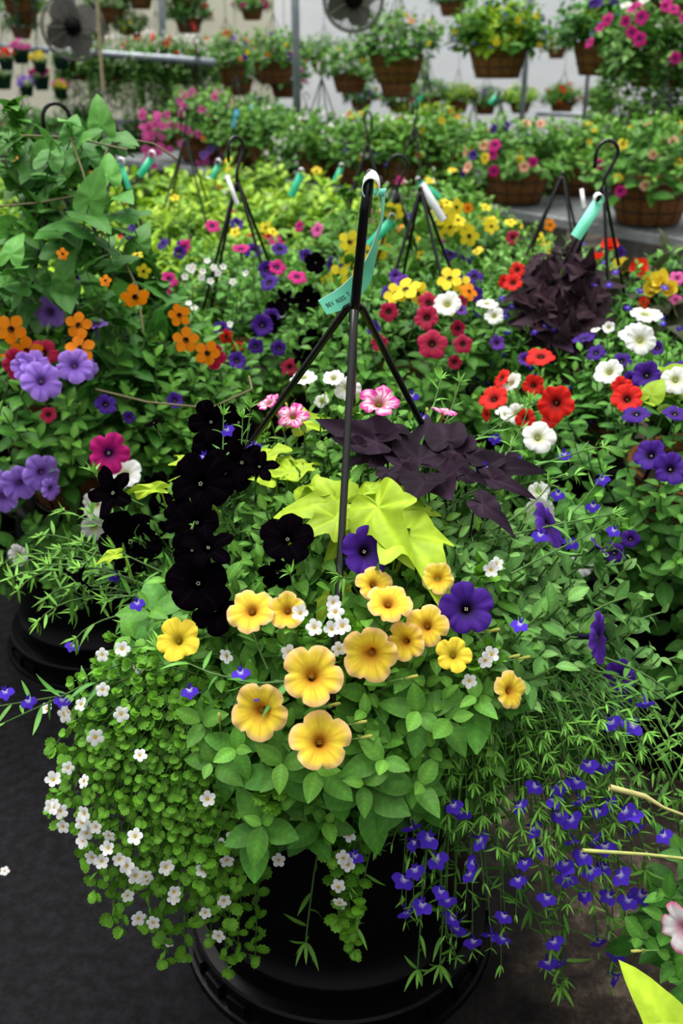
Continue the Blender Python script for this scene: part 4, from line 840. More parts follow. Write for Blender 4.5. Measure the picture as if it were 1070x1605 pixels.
# B2: right
B2 = floor_basket(.80, 1.92, 'hanging basket with red, white and deep violet petunias at the right edge', hook=True, potlabel='black upside-down nursery pot at the right edge under the red and white petunias', rim_ang=.35+PI)
E = Ell((.74, 1.93, .63), (.46, .42, .23)); mb = MB()
dirfill(mb, E, 340, L_PET, leaf=(.055, .022), col=(.085, .26, .05), tipcol=(.19, .42, .08))
for q in range(55):
    a = R.uniform(2.9, 5.6); p = E.c+np.array([math.cos(a)*.42, math.sin(a)*.38, -R.uniform(.05, .30)]); grow(mb, L_PET, [p], [nrm([math.cos(a), math.sin(a), .4])], L=.12, leaf=(.052, .024), col=(.07, .23, .04), tipcol=(.15, .35, .07))
b2 = mb.build('petunia_plant', B2, [M_LEAF, M_STEM])
place_flowers(b2, E, 'red', [(886, 661, 58, .04), (862, 594, 46, .04, (-.1, -.3, .95)), (850, 630, 34, .03), (790, 642, 46, .02, (-.3, -.4, .7)), (828, 662, 34, .0), (986, 652, 48, .03, (-.2, -.6, .6)), (800, 612, 34, .02, (-.7, -.2, .5)), (870, 668, 30, .01), (978, 635, 34, .03), (835, 572, 16), (770, 655, 22, 0, (-.8, -.4, 0))])
place_flowers(b2, E, 'white', [(1005, 580, 48, .05), (864, 706, 54, .04, (0, -.7, .7)), (1012, 516, 52, .02, (0, -.2, 1)), (800, 656, 40, .0, (.2, -.3, .9)), (806, 608, 38, .0), (958, 606, 46, .02, (-.5, -.5, .7)), (865, 792, 46, .02), (850, 770, 36), (1056, 625, 46, .03), (990, 545, 40, .02), (922, 862, 42, .02), (935, 525, 16), (905, 875, 40, 0), (815, 655, 34, 0), (955, 522, 20)])
place_flowers(b2, E, 'violet', [(1022, 733, 52, .04), (1050, 753, 52, .05), (1014, 611, 46, .02), (1058, 606, 40, .02), (1000, 673, 44, .03, (-.2, -.2, .9)), (1056, 668, 38, .02, (0, -.3, .9)), (916, 540, 40, .0, (-.3, 0, .9)), (935, 562, 30), (990, 604, 30), (975, 575, 30), (1030, 555, 24), (965, 860, 36), (990, 840, 30)])
mb = MB(); T = [at_y(1045, 590, 1.75), at_y(1020, 620, 1.7), at_y(1068, 600, 1.75)]; grow(mb, L_HEART, T, [UZ+rv(.3) for _ in T], L=.07, nodes=4, leaf=(.05, .035), col=(.42, .62, .05), tipcol=(.55, .72, .06)); v = mb.build('sweet_potato_vine', B2, [M_LEAF, M_STEM]); v['label'] = 'pale lime sweet potato vine'
# B3: crimson / yellow / white behind the centre
B3 = floor_basket(.22, 2.50, 'hanging basket with crimson petunias and yellow susans just behind the front basket', hook=False, jdx=-.03)
E = Ell((.20, 2.50, .68), (.36, .36, .22)); mb = MB(); dirfill(mb, E, 260, L_PET, -.25, leaf=(.055, .024), col=(.085, .25, .045), tipcol=(.18, .40, .07)); b3 = mb.build('petunia_plant', B3, [M_LEAF, M_STEM])
place_flowers(b3, E, 'crimson', [(674, 554, 46, .04), (667, 517, 38, .03), (671, 492, 38, .02), (612, 504, 30, .02), (719, 549, 30, .02), (598, 545, 28, .01), (715, 520, 26), (720, 480, 22), (675, 480, 22), (710, 570, 24)])
place_flowers(b3, E, 'white', [(695, 503, 44, .04), (755, 492, 34, .02, (0, -.2, 1)), (765, 510, 30, .02)])
place_flowers(b3, E, 'susan', [(637, 483, 46, .04), (622, 484, 34, .03), (655, 478, 34, .02), (700, 462, 38, .03), (720, 466, 30, .02), (705, 490, 22)]); place_flowers(b3, E, 'susanorange', [(729, 475, 28, .02)])
place_flowers(b3, E, 'midpurple', [(631, 457, 30, .01), (716, 449, 26), (768, 547, 26, .02), (807, 568, 24, .02), (620, 440, 22), (720, 492, 22)]); place_flowers(b3, E, 'violet', [(611, 467, 28, .0), (742, 442, 28), (742, 468, 26), (588, 520, 24)])
# B4
B4 = floor_basket(-.27, 2.74, 'hanging basket with violet petunias, black blooms and tiny white bacopa, left of the centre hook', hook_ang=.9, jdy=-.04, rim_ang=.75)
E = Ell((-.27, 2.74, .66), (.42, .38, .22)); mb = MB(); dirfill(mb, E, 220, L_PET, -.3, leaf=(.052, .022), col=(.09, .26, .05), tipcol=(.20, .42, .08)); dirfill(mb, E, 120, L_BAC, -.3, leaf=(.034, .02), col=(.10, .28, .045), tipcol=(.2, .42, .08)); b4 = mb.build('petunia_plant', B4, [M_LEAF, M_STEM])
place_flowers(b4, E, 'black', [(476, 489, 44, .03), (488, 435, 36, .03), (445, 480, 36, .01), (430, 492, 34), (425, 512, 30), (487, 540, 44), (470, 560, 36), (515, 480, 24)])
place_flowers(b4, E, 'violet', [(420, 460, 32, .02), (417, 435, 28, .01), (410, 520, 36, .02), (424, 502, 30), (376, 571, 34, .03), (398, 400, 26), (438, 398, 26), (348, 520, 26), (435, 548, 26), (370, 600, 30), (400, 545, 26), (478, 408, 24)])
place_flowers(b4, E, 'magenta', [(432, 437, 28, .02), (462, 451, 30, .02), (415, 508, 18), (378, 404, 30, .01), (258, 457, 28)]); place_flowers(b4, E, 'crimson', [(452, 575, 28), (320, 573, 30)]); place_flowers(b4, E, 'red', [(357, 535, 22, .02), (374, 545, 16)])
for px, py in [(300, 430), (296, 426), (318, 432), (342, 434), (316, 441), (335, 425), (386, 435), (365, 448), (296, 482), (305, 490), (360, 515), (325, 415), (303, 424), (350, 425), (440, 500), (290, 440), (330, 447)]:
    p = E.hit(px, py)+UZ*.01; flower(b4, 'bacopa', p, CAMD(p)+UZ*.5+rv(.3), .020)
# B5 dark sweet potato
B5 = floor_basket(.62, 2.58, 'hanging basket with dense dark purple sweet potato vine and blue lobelia, right of centre', jz=1.10, hook_ang=0.2, jdy=-.12, rim_ang=.3)
E = Ell((.60, 2.58, .68), (.34, .34, .24)); mb = MB(); dirfill(mb, E, 130, L_PET, -.4, leaf=(.045, .02), col=(.07, .23, .04), tipcol=(.18, .42, .07)); dirfill(mb, Ell(E.c-[.1, 0, 0], E.r), 90, L_LIN, -.5, leaf=(.05, .02), nodes=10, col=(.09, .27, .06), tipcol=(.2, .42, .08)); b5 = mb.build('lobelia_plant', B5, [M_LEAF, M_STEM])
for q in range(60):
    v_ = nrm([R.uniform(-1.2, .5), -R.uniform(.2, 1), R.uniform(-.3, .9)]); p = E.c+v_*E.r*1.05; flower(b5, 'lobelia', p, v_+rv(.3)+CAMD(p)*.5, .022)
mb = MB(); T = []; D = []
for px, py in sample([(800, 450), (835, 415), (870, 395), (905, 400), (925, 430), (940, 470), (920, 530), (880, 540), (830, 500)], 30):
    p = E.hit(px, py); T.append(p+E.normal(p)*.015); D.append(E.normal(p)+CAMD(p)*.3+rv(.15))
grow(mb, L_DARK, T, D, L=.09, nodes=5, leaf=(.095, .05), spread=(80, 40), col=(.040, .020, .040), tipcol=(.05, .022, .045), stemr=.002, stem=(.04, .02, .03))
v = mb.build('sweet_potato_vine', B5, [M_DARKLEAF, M_STEM]); v['label'] = 'dark purple sweet potato vine'
place_flowers(v, E, 'red', [(815, 472, 30, .05), (820, 455, 26, .05), (805, 470, 24, .05)])
# B6 yellow begonias far right
B6 = floor_basket(1.12, 2.78, 'hanging basket with yellow and coral begonias at the right edge', rim_ang=.4)
E = Ell((1.08, 2.78, .68), (.38, .36, .22)); mb = MB(); dirfill(mb, E, 200, L_PET, -.3, leaf=(.06, .03), col=(.075, .22, .05), tipcol=(.16, .34, .07)); T, D = dome_pts(Ell(E.c+[-.15, 0, 0], E.r), 40, -.1); grow(mb, L_HEART, T, D, L=.1, nodes=4, leaf=(.10, .07), col=(.05, .065, .045), tipcol=(.10, .10, .06)); b6 = mb.build('begonia_plant', B6, [M_LEAF, M_STEM])
place_flowers(b6, E, 'begonia', [(1045, 465, 44, .04), (1028, 470, 30, .03), (985, 440, 36, .03), (1055, 470, 30, .03), (1020, 445, 26)]); place_flowers(b6, E, 'begoniared', [(1012, 445, 34, .04), (968, 412, 32, .04), (950, 425, 26, .03), (918, 428, 28, .03), (905, 440, 22), (1020, 487, 20, .03), (1020, 500, 22, .03), (930, 422, 24), (975, 456, 12)]); place_flowers(b6, E, 'pink', [(1065, 455, 26, .03), (1060, 475, 20)])
# B7 yellow susans
B7 = floor_basket(.16, 3.10, 'hanging basket with yellow susan vine climbing its leaning hanger, behind the lettered tag', jz=1.02, hook_ang=0.05, jdy=-.12, rim_ang=.9)
plants_var(B7, .2, 'bushy', 1, [('violet', 2), ('magenta', 1), ('bacopa', 1)], 10, 1.05, seed=1)
mb = MB()
for k in range(10):
    a = R.uniform(0, 6.28); pts = [np.array([.16+.18*math.cos(a), 3.1+.18*math.sin(a), .62])]
    for u in np.linspace(.2, 1, 6): q = a+u*4; rr = .22*(1-u*.7)+.05; pts.append(np.array([.16+rr*math.cos(q)*1.4, 3.05+rr*math.sin(q), .62+u*(R.uniform(.3, .42))]))
    vine(mb, pts, L_THUN, .065, (.09, .26, .05), (.2, .42, .07), .045)
v = mb.build('black_eyed_susan_vine', B7, [M_LEAF, M_STEM]); v['label'] = 'vine with yellow flowers and dark eyes'
for f in [(548, 379, 34), (595, 389, 34), (617, 332, 30), (530, 433, 34), (575, 395, 26), (547, 408, 26), (697, 340, 30), (705, 355, 28), (715, 325, 26), (718, 345, 24), (735, 370, 30), (728, 360, 26), (770, 355, 22), (690, 325, 22), (700, 318, 20), (510, 440, 16), (560, 430, 20), (697, 362, 26), (548, 455, 16), (765, 350, 18), (660, 400, 16)]:
    p = at_y(f[0], f[1], 2.85+R.uniform(-.05, .15)); flower(v, 'susan', p, CAMD(p)+rv(.3), f[2]*((p-CP)@FW)/FPX)
p = at_y(733, 326, 3.0); flower(v, 'susanorange', p, CAMD(p), .03)
# ------------------------------------------------------------------ the sea of baskets behind (x, y, kind, palette, n, label, hanger)
SEA = [
 (-1.15, 2.95, 'bushy', [('susanorange', 3), ('white', 1), ('violet', 1)], 16, 'hanging basket with orange susans at the far left behind the climbing vine'),
 (-.72, 3.30, 'limey', [('violet', 3), ('susan', 1), ('red', 1)], 12, 'hanging basket with broad lime leaves and small violet blooms behind the vine'),
 (-.36, 3.40, 'bushy', [('susan', 3), ('magenta', 3), ('violet', 3)], 26, 'hanging basket with yellow susans, magenta and violet petunias under the left hook'),
 (.66, 3.18, 'pale', [('yellow', 2), ('violet', 2), ('lobelia', 3), ('crimson', 1)], 26, 'hanging basket with small yellow, violet and crimson blooms below the right hooks'),
 (-1.60, 3.60, 'deep', [('susanorange', 2), ('red', 1)], 10, 'hanging basket with deep green leaves and orange dots at the far left edge'),
 (-1.12, 3.85, 'coleus', [('susanorange', 1), ('susan', 1)], 8, 'hanging basket of yellow green foliage behind the vine, nearer left one'),
 (.10, 3.85, 'bushy', [('magenta', 3), ('yellow', 1), ('pink', 1), ('violet', 1)], 16, 'hanging basket with magenta petunias left of the lettered tag pole'),
 (.52, 3.95, 'bushy', [('susan', 3), ('violet', 1), ('susanorange', 1)], 14, 'hanging basket with yellow susans right of the large black hook'),
 (-.62, 4.05, 'coleus', [('red', 1), ('susan', 2), ('violet', 1)], 8, 'hanging basket of yellow green coleus behind the left tripod hanger'),
 (-.15, 4.40, 'coleus', [('susan', 1), ('magenta', 1)], 4, 'hanging basket of bright yellow green coleus left of the lettered tag'),
 (-1.60, 4.40, 'bushy', [('susanorange', 3), ('magenta', 1)], 12, 'hanging basket with orange susans at the left edge, second row back'),
 (-1.05, 4.60, 'coleus', [('susanorange', 1)], 3, 'hanging basket of yellow green coleus below the long green tag at the left'),
 (.34, 4.65, 'bushy', [('magenta', 1), ('susan', 1), ('white', 1)], 8, 'hanging basket of mixed green foliage behind the leaning hook'),
 (-.60, 4.85, 'coleus', [('bacopa', 1)], 4, 'hanging basket of lime green coleus in front of the low bench, left of centre'),
 (-.10, 5.15, 'coleus', [('yellow', 1)], 3, 'hanging basket of lime green coleus in front of the low bench, nearest the lettered tag'),
 (-1.50, 5.30, 'coleus', [('susanorange', 3)], 8, 'hanging basket with orange blooms and lime foliage far left, before the bench'),
 (-1.00, 5.50, 'coleus', [('susanorange', 1)], 4, 'hanging basket of lime foliage directly before the left bench end'),
 (.42, 5.25, 'bushy', [('yellow', 1), ('bacopa', 2)], 8, 'hanging basket of green foliage before the bench, right of the lettered tag top'),
 (-.50, 5.70, 'coleus', [('susan', 1)], 3, 'hanging basket of lime foliage far back before the low bench'),
 (-2.10, 4.90, 'bushy', [('susanorange', 2), ('red', 1)], 8, 'hanging basket with orange dots at the left edge, third row back'),
 (-1.95, 5.90, 'bushy', [('susanorange', 2), ('white', 1)], 8, 'hanging basket of mixed foliage at the left edge far back'),
]
for i, (x, y, kind, pal, nf, lab) in enumerate(SEA):
    b = floor_basket(x, y, lab, hook_ang=R.uniform(0, 3), hook=(i not in (3,)), hang=(i in (1, 3, 6, 8, 12)), jdx=R.uniform(-.03, .03), rim_ang=R.uniform(0, 1.5), jz=1.05 if i == 3 else 1.09)
    plants_var(b, .2, kind, 1 if y < 4.3 else 2, pal, nf, 1.06, seed=i)
# ================================================================== BENCHES
BENCHES = []
def on_bench(x, y):
    for a, d, n_, L_, w in BENCHES:
        q = np.array([x, y, 0.])-a
        if -.02 < q@d < L_+.02 and .0 < q@n_ < w: return True
    return False
def bench(a, b, wdt, label, blocks, dz=0.):
    a = np.array([*a, 0.]); b = np.array([*b, 0.]); d = nrm(b-a); nrm_ = np.array([-d[1], d[0], 0.]); nrm_ = nrm_ if nrm_[1] > 0 else -nrm_
    Lb = np.linalg.norm(b-a); root = thing('display_bench', a, label, 'bench')
    BENCHES.append((a, d, nrm_, Lb, wdt))
    def bx(u0, u1, v0, v1, z0, z1):
        z0 *= 1-dz; z1 *= 1-dz
        V, C, Q, T = box((u0, v0, z0), (u1, v1, z1)); W = a+np.outer(V[:, 0], d)+np.outer(V[:, 1], nrm_)+np.outer(V[:, 2], [0, 0, 1.]); return W, C, Q, T
    mb = MB(); mb.add(bx(0, Lb, 0, .03, .57, .612)); mb.add(bx(0, Lb, wdt-.03, wdt, .57, .612)); mb.add(bx(0, .03, 0, wdt, .57, .612)); mb.add(bx(Lb-.03, Lb, 0, wdt, .57, .612)); mb.build('bench_frame', root, [M_BENCH], False)
    mb = MB()
    for u in np.arange(.06, Lb-.04, .055): mb.add(bx(u, u+.028, .03, wdt-.03, .60, .606))
    for v in np.arange(.12, wdt-.05, .14): mb.add(bx(.03, Lb-.03, v, v+.02, .592, .600))
    mb.build('slat_top', root, [M_BENCH], False)
    for u in blocks:
        for v in (.06, wdt-.36):
            mb = MB()
            for z in (0, .19, .38): mb.add(bx(u, u+.19, v, v+.03, z, z+.185)); mb.add(bx(u, u+.19, v+.27, v+.30, z, z+.185)); mb.add(bx(u, u+.03, v+.03, v+.27, z, z+.185)); mb.add(bx(u+.16, u+.19, v+.03, v+.27, z, z+.185)); mb.add(bx(u+.03, u+.16, v+.12, v+.15, z, z+.185))
            mb.build('block_leg', root, [M_BLOCK], False)
bench((1.80, 4.25), (.74, 5.72), 1.3, 'weathered grey slatted bench on concrete blocks at the right', (.25, 1.45))
bench((2.96, 5.12), (1.40, 7.27), 1.3, 'second grey bench behind the right bench', (.3, 1.5))
bench((.45, 6.15), (-.40, 6.85), 1.7, 'grey bench among the baskets left of the lettered tag pole', (.1, .8))
bench((-.75, 7.20), (-1.90, 8.42), 1.3, 'grey bench at the left under the trailing pink flowers', (.2, 1.4))
bench((2.9, 9.9), (-3.2, 10.9), 1.1, 'long low dark bench in front of the back wall', (.3, 2., 3.8, 5.5), .6)
def set_basket(px, py, y, zb, w, label, kinds, pal, nf, hang=True, seed=0, joint=None, fs=.05, xoff=None):
    x = at_y(px, py, y)[0]; sc = w/.40
    if not hang and not on_bench(x, y): pot(x, y, 'black pot under the '+' '.join(label.split()[:12]).replace('basket', 'bench basket') if 0 else 'black pot under the '+' '.join(label.split()[:12])); zb = .405
    r = thing('hanging_basket', (x, y, zb), label, 'hanging basket', 'flower baskets hanging overhead' if hang else 'flower baskets on the benches')
    basket_parts(r, .20*sc, .145*sc, .20*sc, 0., 12, wires=(.42 if hang else None), joint=((x, y, zb+.72*sc) if joint else None), hook_ang=seed*.7, rim_ang=.4, legs=4)
    for i, kd in enumerate(kinds): plants_var(r, .2*sc+.02*i, kd, 2, pal if i == 0 else [], nf if i == 0 else 0, sc*(1.15, .85)[min(i, 1)], seed=seed+i, fs=fs, hang=(kd != 'trail'))
    return r
MAG = [('magenta', 2), ('peach', 2), ('yellow', 2)]
set_basket(809, 300, 5.80, .613, .36, 'coir basket on the bench with peach, yellow and magenta blooms', ['bushy'], MAG+[('violet', 1)], 16, False, 1, fs=.06)
set_basket(1016, 330, 5.08, .613, .40, 'coir basket on the bench at the right edge with small peach and magenta blooms', ['bushy'], [('peach', 2), ('magenta', 2), ('crimson', 1), ('yellow', 1)], 14, False, 2, fs=.05)
BEN = [(905, 6.2, ['bushy'], [('yellow', 1), ('magenta', 1)], 6, 'bench basket of leafy green plants between the two coir baskets on the right'),
 (1030, 6.1, ['bushy', 'deep'], [('yellow', 2), ('white', 1), ('red', 1)], 10, 'bench basket with white and red blooms behind the right edge basket'),
 (960, 7.1, ['pale'], [('yellow', 1)], 4, 'bench basket of pale foliage in front of the white wall on the right'),
 (745, 6.5, ['bushy'], [('yellow', 2), ('violet', 1)], 6, 'bench basket of green foliage left of the peach flowered coir basket'),
 (845, 6.9, ['pale'], [('yellow', 4)], 9, 'bench basket with yellow blooms behind the peach flowered coir basket'),
 (690, 6.6, ['bushy'], [('susanorange', 2), ('yellow', 1)], 5, 'bench basket with orange dots above the large black hook'),
 (632, 6.6, ['bushy', 'coleus'], [('lobelia', 3), ('bacopa', 2), ('yellow', 2)], 14, 'bench basket with yellow and blue blooms behind the looped black hook'),
 (560, 6.7, ['bushy'], [('bacopa', 3), ('lobelia', 2), ('yellow', 1)], 12, 'bench basket with tiny white blooms just left of the white tag loop'),
 (505, 6.9, ['mixed'], [('bacopa', 6)], 26, 'bench basket of white bacopa right of the mint tag in the middle'),
 (462, 7.3, ['mixed'], [('bacopa', 5)], 18, 'bench basket of white bacopa left of the middle steel post'),
 (425, 7.5, ['bushy'], [('bacopa', 2), ('red', 2)], 8, 'bench basket with red dots left of the thick steel post'),
 (375, 7.8, ['bushy'], [('susanorange', 1)], 3, 'bench basket of plain foliage above the left tripod hanger'),
 (600, 7.8, ['bushy'], [('yellow', 2), ('red', 1)], 6, 'back bench basket with yellow blooms left of centre gap'),
 (665, 7.9, ['coleus', 'bushy'], [('yellow', 1), ('susanorange', 1)], 5, 'back bench basket of lime foliage under the thin steel post'),
 (780, 8.0, ['bushy'], [('red', 1), ('bacopa', 1)], 5, 'back bench basket with red dots before the white wall'),
 (540, 8.3, ['deep'], [('yellow', 1), ('bacopa', 2)], 8, 'back bench basket of deep green foliage below the white bloomed hanging basket'),
 (405, 8.7, ['deep'], [('violet', 1), ('bacopa', 3)], 10, 'back bench basket with white dots behind the pink trailing flowers')]
for i, (px, y, kinds, pal, nf, lab) in enumerate(BEN): set_basket(px, 250, y, .613 if y < 9 else .6, .34, lab, kinds, pal, nf, False, i+3, joint=(i in (1, 8, 11, 13, 14)), fs=.045)
# pink trailing basket
r = set_basket(318, 235, 8.1, .613, .42, 'basket of cascading pink flowers on the left bench', ['bushy'], [('pink', 1)], 30, False, 5, fs=.06, joint=True)
o = [c for c in r.children if c.name.startswith('mixed')][0]
c0 = rloc(r)+np.array([0, 0, .2])
for k in range(55):
    q = R.uniform(2.4, 5.6); p = c0+np.array([.36*math.cos(q)-.08, .34*math.sin(q), R.uniform(-.22, .16)]); flower(o, 'pink', p, CAMD(p)+rv(.3), .06)
for k in range(4): p = c0+np.array([.05+.05*k, -.38, R.uniform(-.14, -.05)]); flower(o, 'lavender', p, CAMD(p), .06)
for px, py, y, kd, pal, lab in [(40, 10.4, 10.6, 'deep', [('magenta', 2), ('white', 1)], 'back bench basket of dark foliage at the left edge'), (130, 10, 10.8, 'deep', [('white', 1)], 'back bench basket behind the top of the climbing vine'), (215, 10, 10.9, 'deep', [('red', 1), ('pink', 1)], 'back bench basket of dark foliage below the green trailing baskets'), (270, 10, 10.6, 'deep', [('red', 1)], 'back bench basket left of the cascading pink flowers'),
  (480, 10, 10.5, 'deep', [('red', 1), ('white', 1)], 'back bench basket right of the thick steel post'), (560, 10, 10.4, 'bushy', [('red', 2)], 'back bench basket with red dots above the lettered tag hook'), (640, 10, 10.4, 'deep', [('midpurple', 2), ('white', 1)], 'back bench basket with purple dots before the white slats'), (740, 10, 10.4, 'bushy', [('red', 1)], 'back bench basket right of the white slats')]:
    set_basket(px, 200, y, .25, .36, lab, [kd], pal, 8, False, int(px), joint=True)
# ================================================================== HANGING BASKETS OVERHEAD
HANG = [
 (780, 97, 92, ['bushy', 'limey'], [('lobelia', 3), ('violet', 1), ('susan', 1)], 24, 'large hanging coir basket with lime foliage and blue lobelia, right of the tall double basket'),
 (944, 92, 94, ['deep', 'coleus'], [('white', 4), ('violet', 3)], 16, 'large hanging coir basket with round white petunias and dark violet blooms at the upper right'),
 (622, 108, 84, ['bushy'], [('susan', 2), ('susanorange', 1), ('bacopa', 1)], 14, 'tall hanging coir basket with yellow blooms on a second basket, just right of centre'),
 (622, 136, 58, ['bushy'], [('bacopa', 1)], 3, 'small coir basket directly below the tall basket right of centre'),
 (357, 114, 60, ['bushy'], [('susanorange', 3), ('red', 1), ('lavender', 1)], 16, 'hanging coir basket with orange blooms above the cascading pink flowers'),
 (430, 114, 64, ['bushy'], [('susanorange', 2), ('midpurple', 3), ('susan', 1)], 16, 'hanging coir basket with orange and purple blooms left of the thick steel post'),
 (447, 140, 48, ['deep'], [('pink', 1)], 3, 'coir basket hanging lower, behind the orange and purple one'),
 (372, 136, 50, ['deep'], [('pink', 1)], 3, 'coir basket hanging lower, below the orange flowered basket'),
 (508, 102, 44, ['bushy'], [('susan', 1), ('white', 1), ('midpurple', 1)], 8, 'hanging coir basket right beside the thick steel post'),
 (548, 130, 56, ['bushy'], [('white', 6), ('susan', 1)], 20, 'hanging basket with a cluster of round white blooms below the second fan'),
 (395, 22, 34, ['bushy'], [('magenta', 3)], 10, 'small hanging basket with magenta blooms near the top, left of the steel post'),
 (296, 40, 42, ['deep'], [('red', 1)], 3, 'coir basket at the top with a red tipped tag, lower of two'),
 (291, 8, 42, ['bushy'], [('susan', 1), ('lavender', 1)], 4, 'coir basket cut by the top edge above the red tipped tag'),
 (221, 4, 36, ['bushy'], [('susan', 1)], 2, 'coir basket cut by the top edge right of the round fan'),
 (205, 54, 34, ['bushy'], [('susan', 3)], 10, 'hanging coir basket with yellow orange blooms beside the right side of the round fan'),
 (173, 24, 44, ['bushy'], [('susanorange', 2)], 5, 'coir basket partly behind the right of the round fan'),
 (28, 8, 46, ['bushy'], [('lavender', 2)], 6, 'coir basket cut by the top edge in the upper left corner'),
 (38, 28, 44, ['bushy'], [('lavender', 2)], 6, 'coir basket in the upper left corner, middle of three'),
 (34, 52, 32, ['bushy'], [('midpurple', 1)], 3, 'coir basket in the upper left corner, lowest of three behind the pipe'),
 (708, 14, 40, ['deep'], [('magenta', 1)], 3, 'coir basket near the top between the tall basket and the lime one'),
 (148, 60, 30, ['bushy'], [('susanorange', 1)], 2, 'coir basket behind the lower edge of the round fan'),
 (716, 168, 36, ['coleus'], [('lobelia', 2), ('susan', 1)], 8, 'small far coir basket with lime foliage under the big lime basket'),
 (760, 170, 34, ['bushy'], [('midpurple', 6)], 12, 'small far basket with a purple flower cluster'),
 (815, 168, 34, ['coleus'], [('bacopa', 1)], 4, 'small far basket of hanging lime foliage left of the white wall gap'),
 (880, 170, 38, ['bushy', 'coleus'], [('white', 2), ('red', 2)], 12, 'small far coir basket with white and red blooms on the white wall'),
 (942, 174, 38, ['bushy', 'coleus'], [('lobelia', 3), ('white', 1)], 12, 'small far coir basket with blue blooms, right of the white and red one'),
 (872, 84, 28, ['pale'], [('white', 1)], 3, 'small coir basket peeping out left of the white petunia basket'),
 (566, 165, 34, ['deep'], [('red', 2), ('midpurple', 1)], 8, 'small far basket with red dots under the tall double basket'),
 (625, 168, 34, ['deep'], [('midpurple', 3), ('red', 1)], 8, 'small far basket with purple dots below the small coir basket'),
 (672, 160, 36, ['bushy'], [('lobelia', 1), ('bacopa', 3)], 9, 'far green basket with white dots right of the tall double basket'),
 (985, 10, 50, ['deep'], [('violet', 1), ('susan', 1)], 5, 'green hanging basket cut by the top edge at the upper right'),
]
for i, (px, py, w, kinds, pal, nf, lab) in enumerate(HANG):
    y = min(.40*FPX/w*1.096, 15.4); wid = w*(y/1.096)/FPX; z = at_y(px, py, y)[2]-.1*wid/.4
    set_basket(px, py, y, z, wid, lab, kinds, pal, nf, True, i, fs=.062)
# green trailing baskets at left
for i, (px, py, w, lab) in enumerate([(135, 112, 56, 'green hanging basket of long trailing foliage, leftmost of the trailing row'), (190, 116, 58, 'green trailing hanging basket with small white blooms behind the thin stick'), (250, 112, 60, 'green trailing hanging basket left of the orange flowered coir basket'), (292, 118, 60, 'green trailing hanging basket with red dots beside the orange flowered basket')]):
    y = .40*FPX/w*1.0; z = at_y(px, py, y)[2]-.08; set_basket(px, py, y, z, .36, lab, ['trail'], [('bacopa', 5), ('red', 1)], 34, True, i, fs=.03)
# big flowering mass at right edge
set_basket(1030, 108, 6.6, at_y(1030, 108, 6.6)[2]-.1, .40, 'hanging basket with magenta and white petunias at the right edge', ['trail'], [('magenta', 5), ('white', 3), ('lobelia', 1)], 34, True, 3, fs=.075)
set_basket(1045, 60, 7.4, at_y(1045, 50, 7.4)[2], .40, 'hanging basket with yellow and white blooms high at the right edge', ['bushy'], [('susan', 3), ('white', 2), ('midpurple', 1)], 24, True, 2, fs=.06)
set_basket(1062, 235, 6.5, at_y(1062, 235, 6.5)[2]-.1, .40, 'hanging basket of dense green foliage below the red tag at the right edge', ['bushy'], [('white', 2), ('yellow', 1)], 12, True, 2, fs=.05)
# dark green plastic pots at left
def small_pot(px, py, w, lab, pal, nf, seed):
    y = 9.9+seed*.12; s = w*(y/1.09)/FPX; c = at_y(px, py, y); r = thing('hanging_pot', c-[0, 0, .4*s], lab, 'hanging pot', 'dark green pots hanging at the left'); o = rloc(r)
    mb = MB(); mb.add(lathe([(.48*s, .74*s), (.5*s, .78*s), (.52*s, .76*s), (.5*s, .70*s), (.36*s, .02*s), (.32*s, 0), (.002, 0)], 20, o)); mb.build('pot_body', r, [M_DGREEN])
    mb = MB()
    for k in range(3): q = k*2.09; mb.add(tube([o+[.5*s*math.cos(q), .5*s*math.sin(q), .75*s], o+[0, 0, 1.6*s+.15]], .003, 4))
    mb.add(tube([o+[0, 0, 1.6*s+.15], o+[0, 0, 1.6*s+.6]], .004, 4)); mb.build('hanger', r, [M_DGREEN])
    plants_var(r, .76*s, 'bushy', 2, pal, nf, s/.5*.85, seed=seed, fs=.05); return r
for i, (px, py, w, pal, lab) in enumerate([(10, 100, 24, [('red', 1), ('white', 1)], 'dark green hanging pot at the left edge, upper row'), (33, 88, 27, [('pink', 2)], 'dark green hanging pot with pink blooms, upper row left'), (96, 98, 26, [('bacopa', 4)], 'dark hanging pot full of white dots left of the trailing row'), (63, 104, 22, [('susan', 4)], 'dark green hanging pot with yellow blooms under the fan'), (65, 130, 26, [('susanorange', 1), ('magenta', 3)], 'dark green hanging pot with magenta blooms, lower row'),
  (42, 142, 22, [('lavender', 1)], 'dark green hanging pot lowest in the left group'), (5, 128, 28, [('white', 1)], 'dark green hanging pot at the left edge, lower row'), (95, 146, 22, [('susan', 2), ('pink', 1)], 'dark green hanging pot with yellow dots right of the lower row')]):
    small_pot(px, py, w, lab, pal, 10, i)
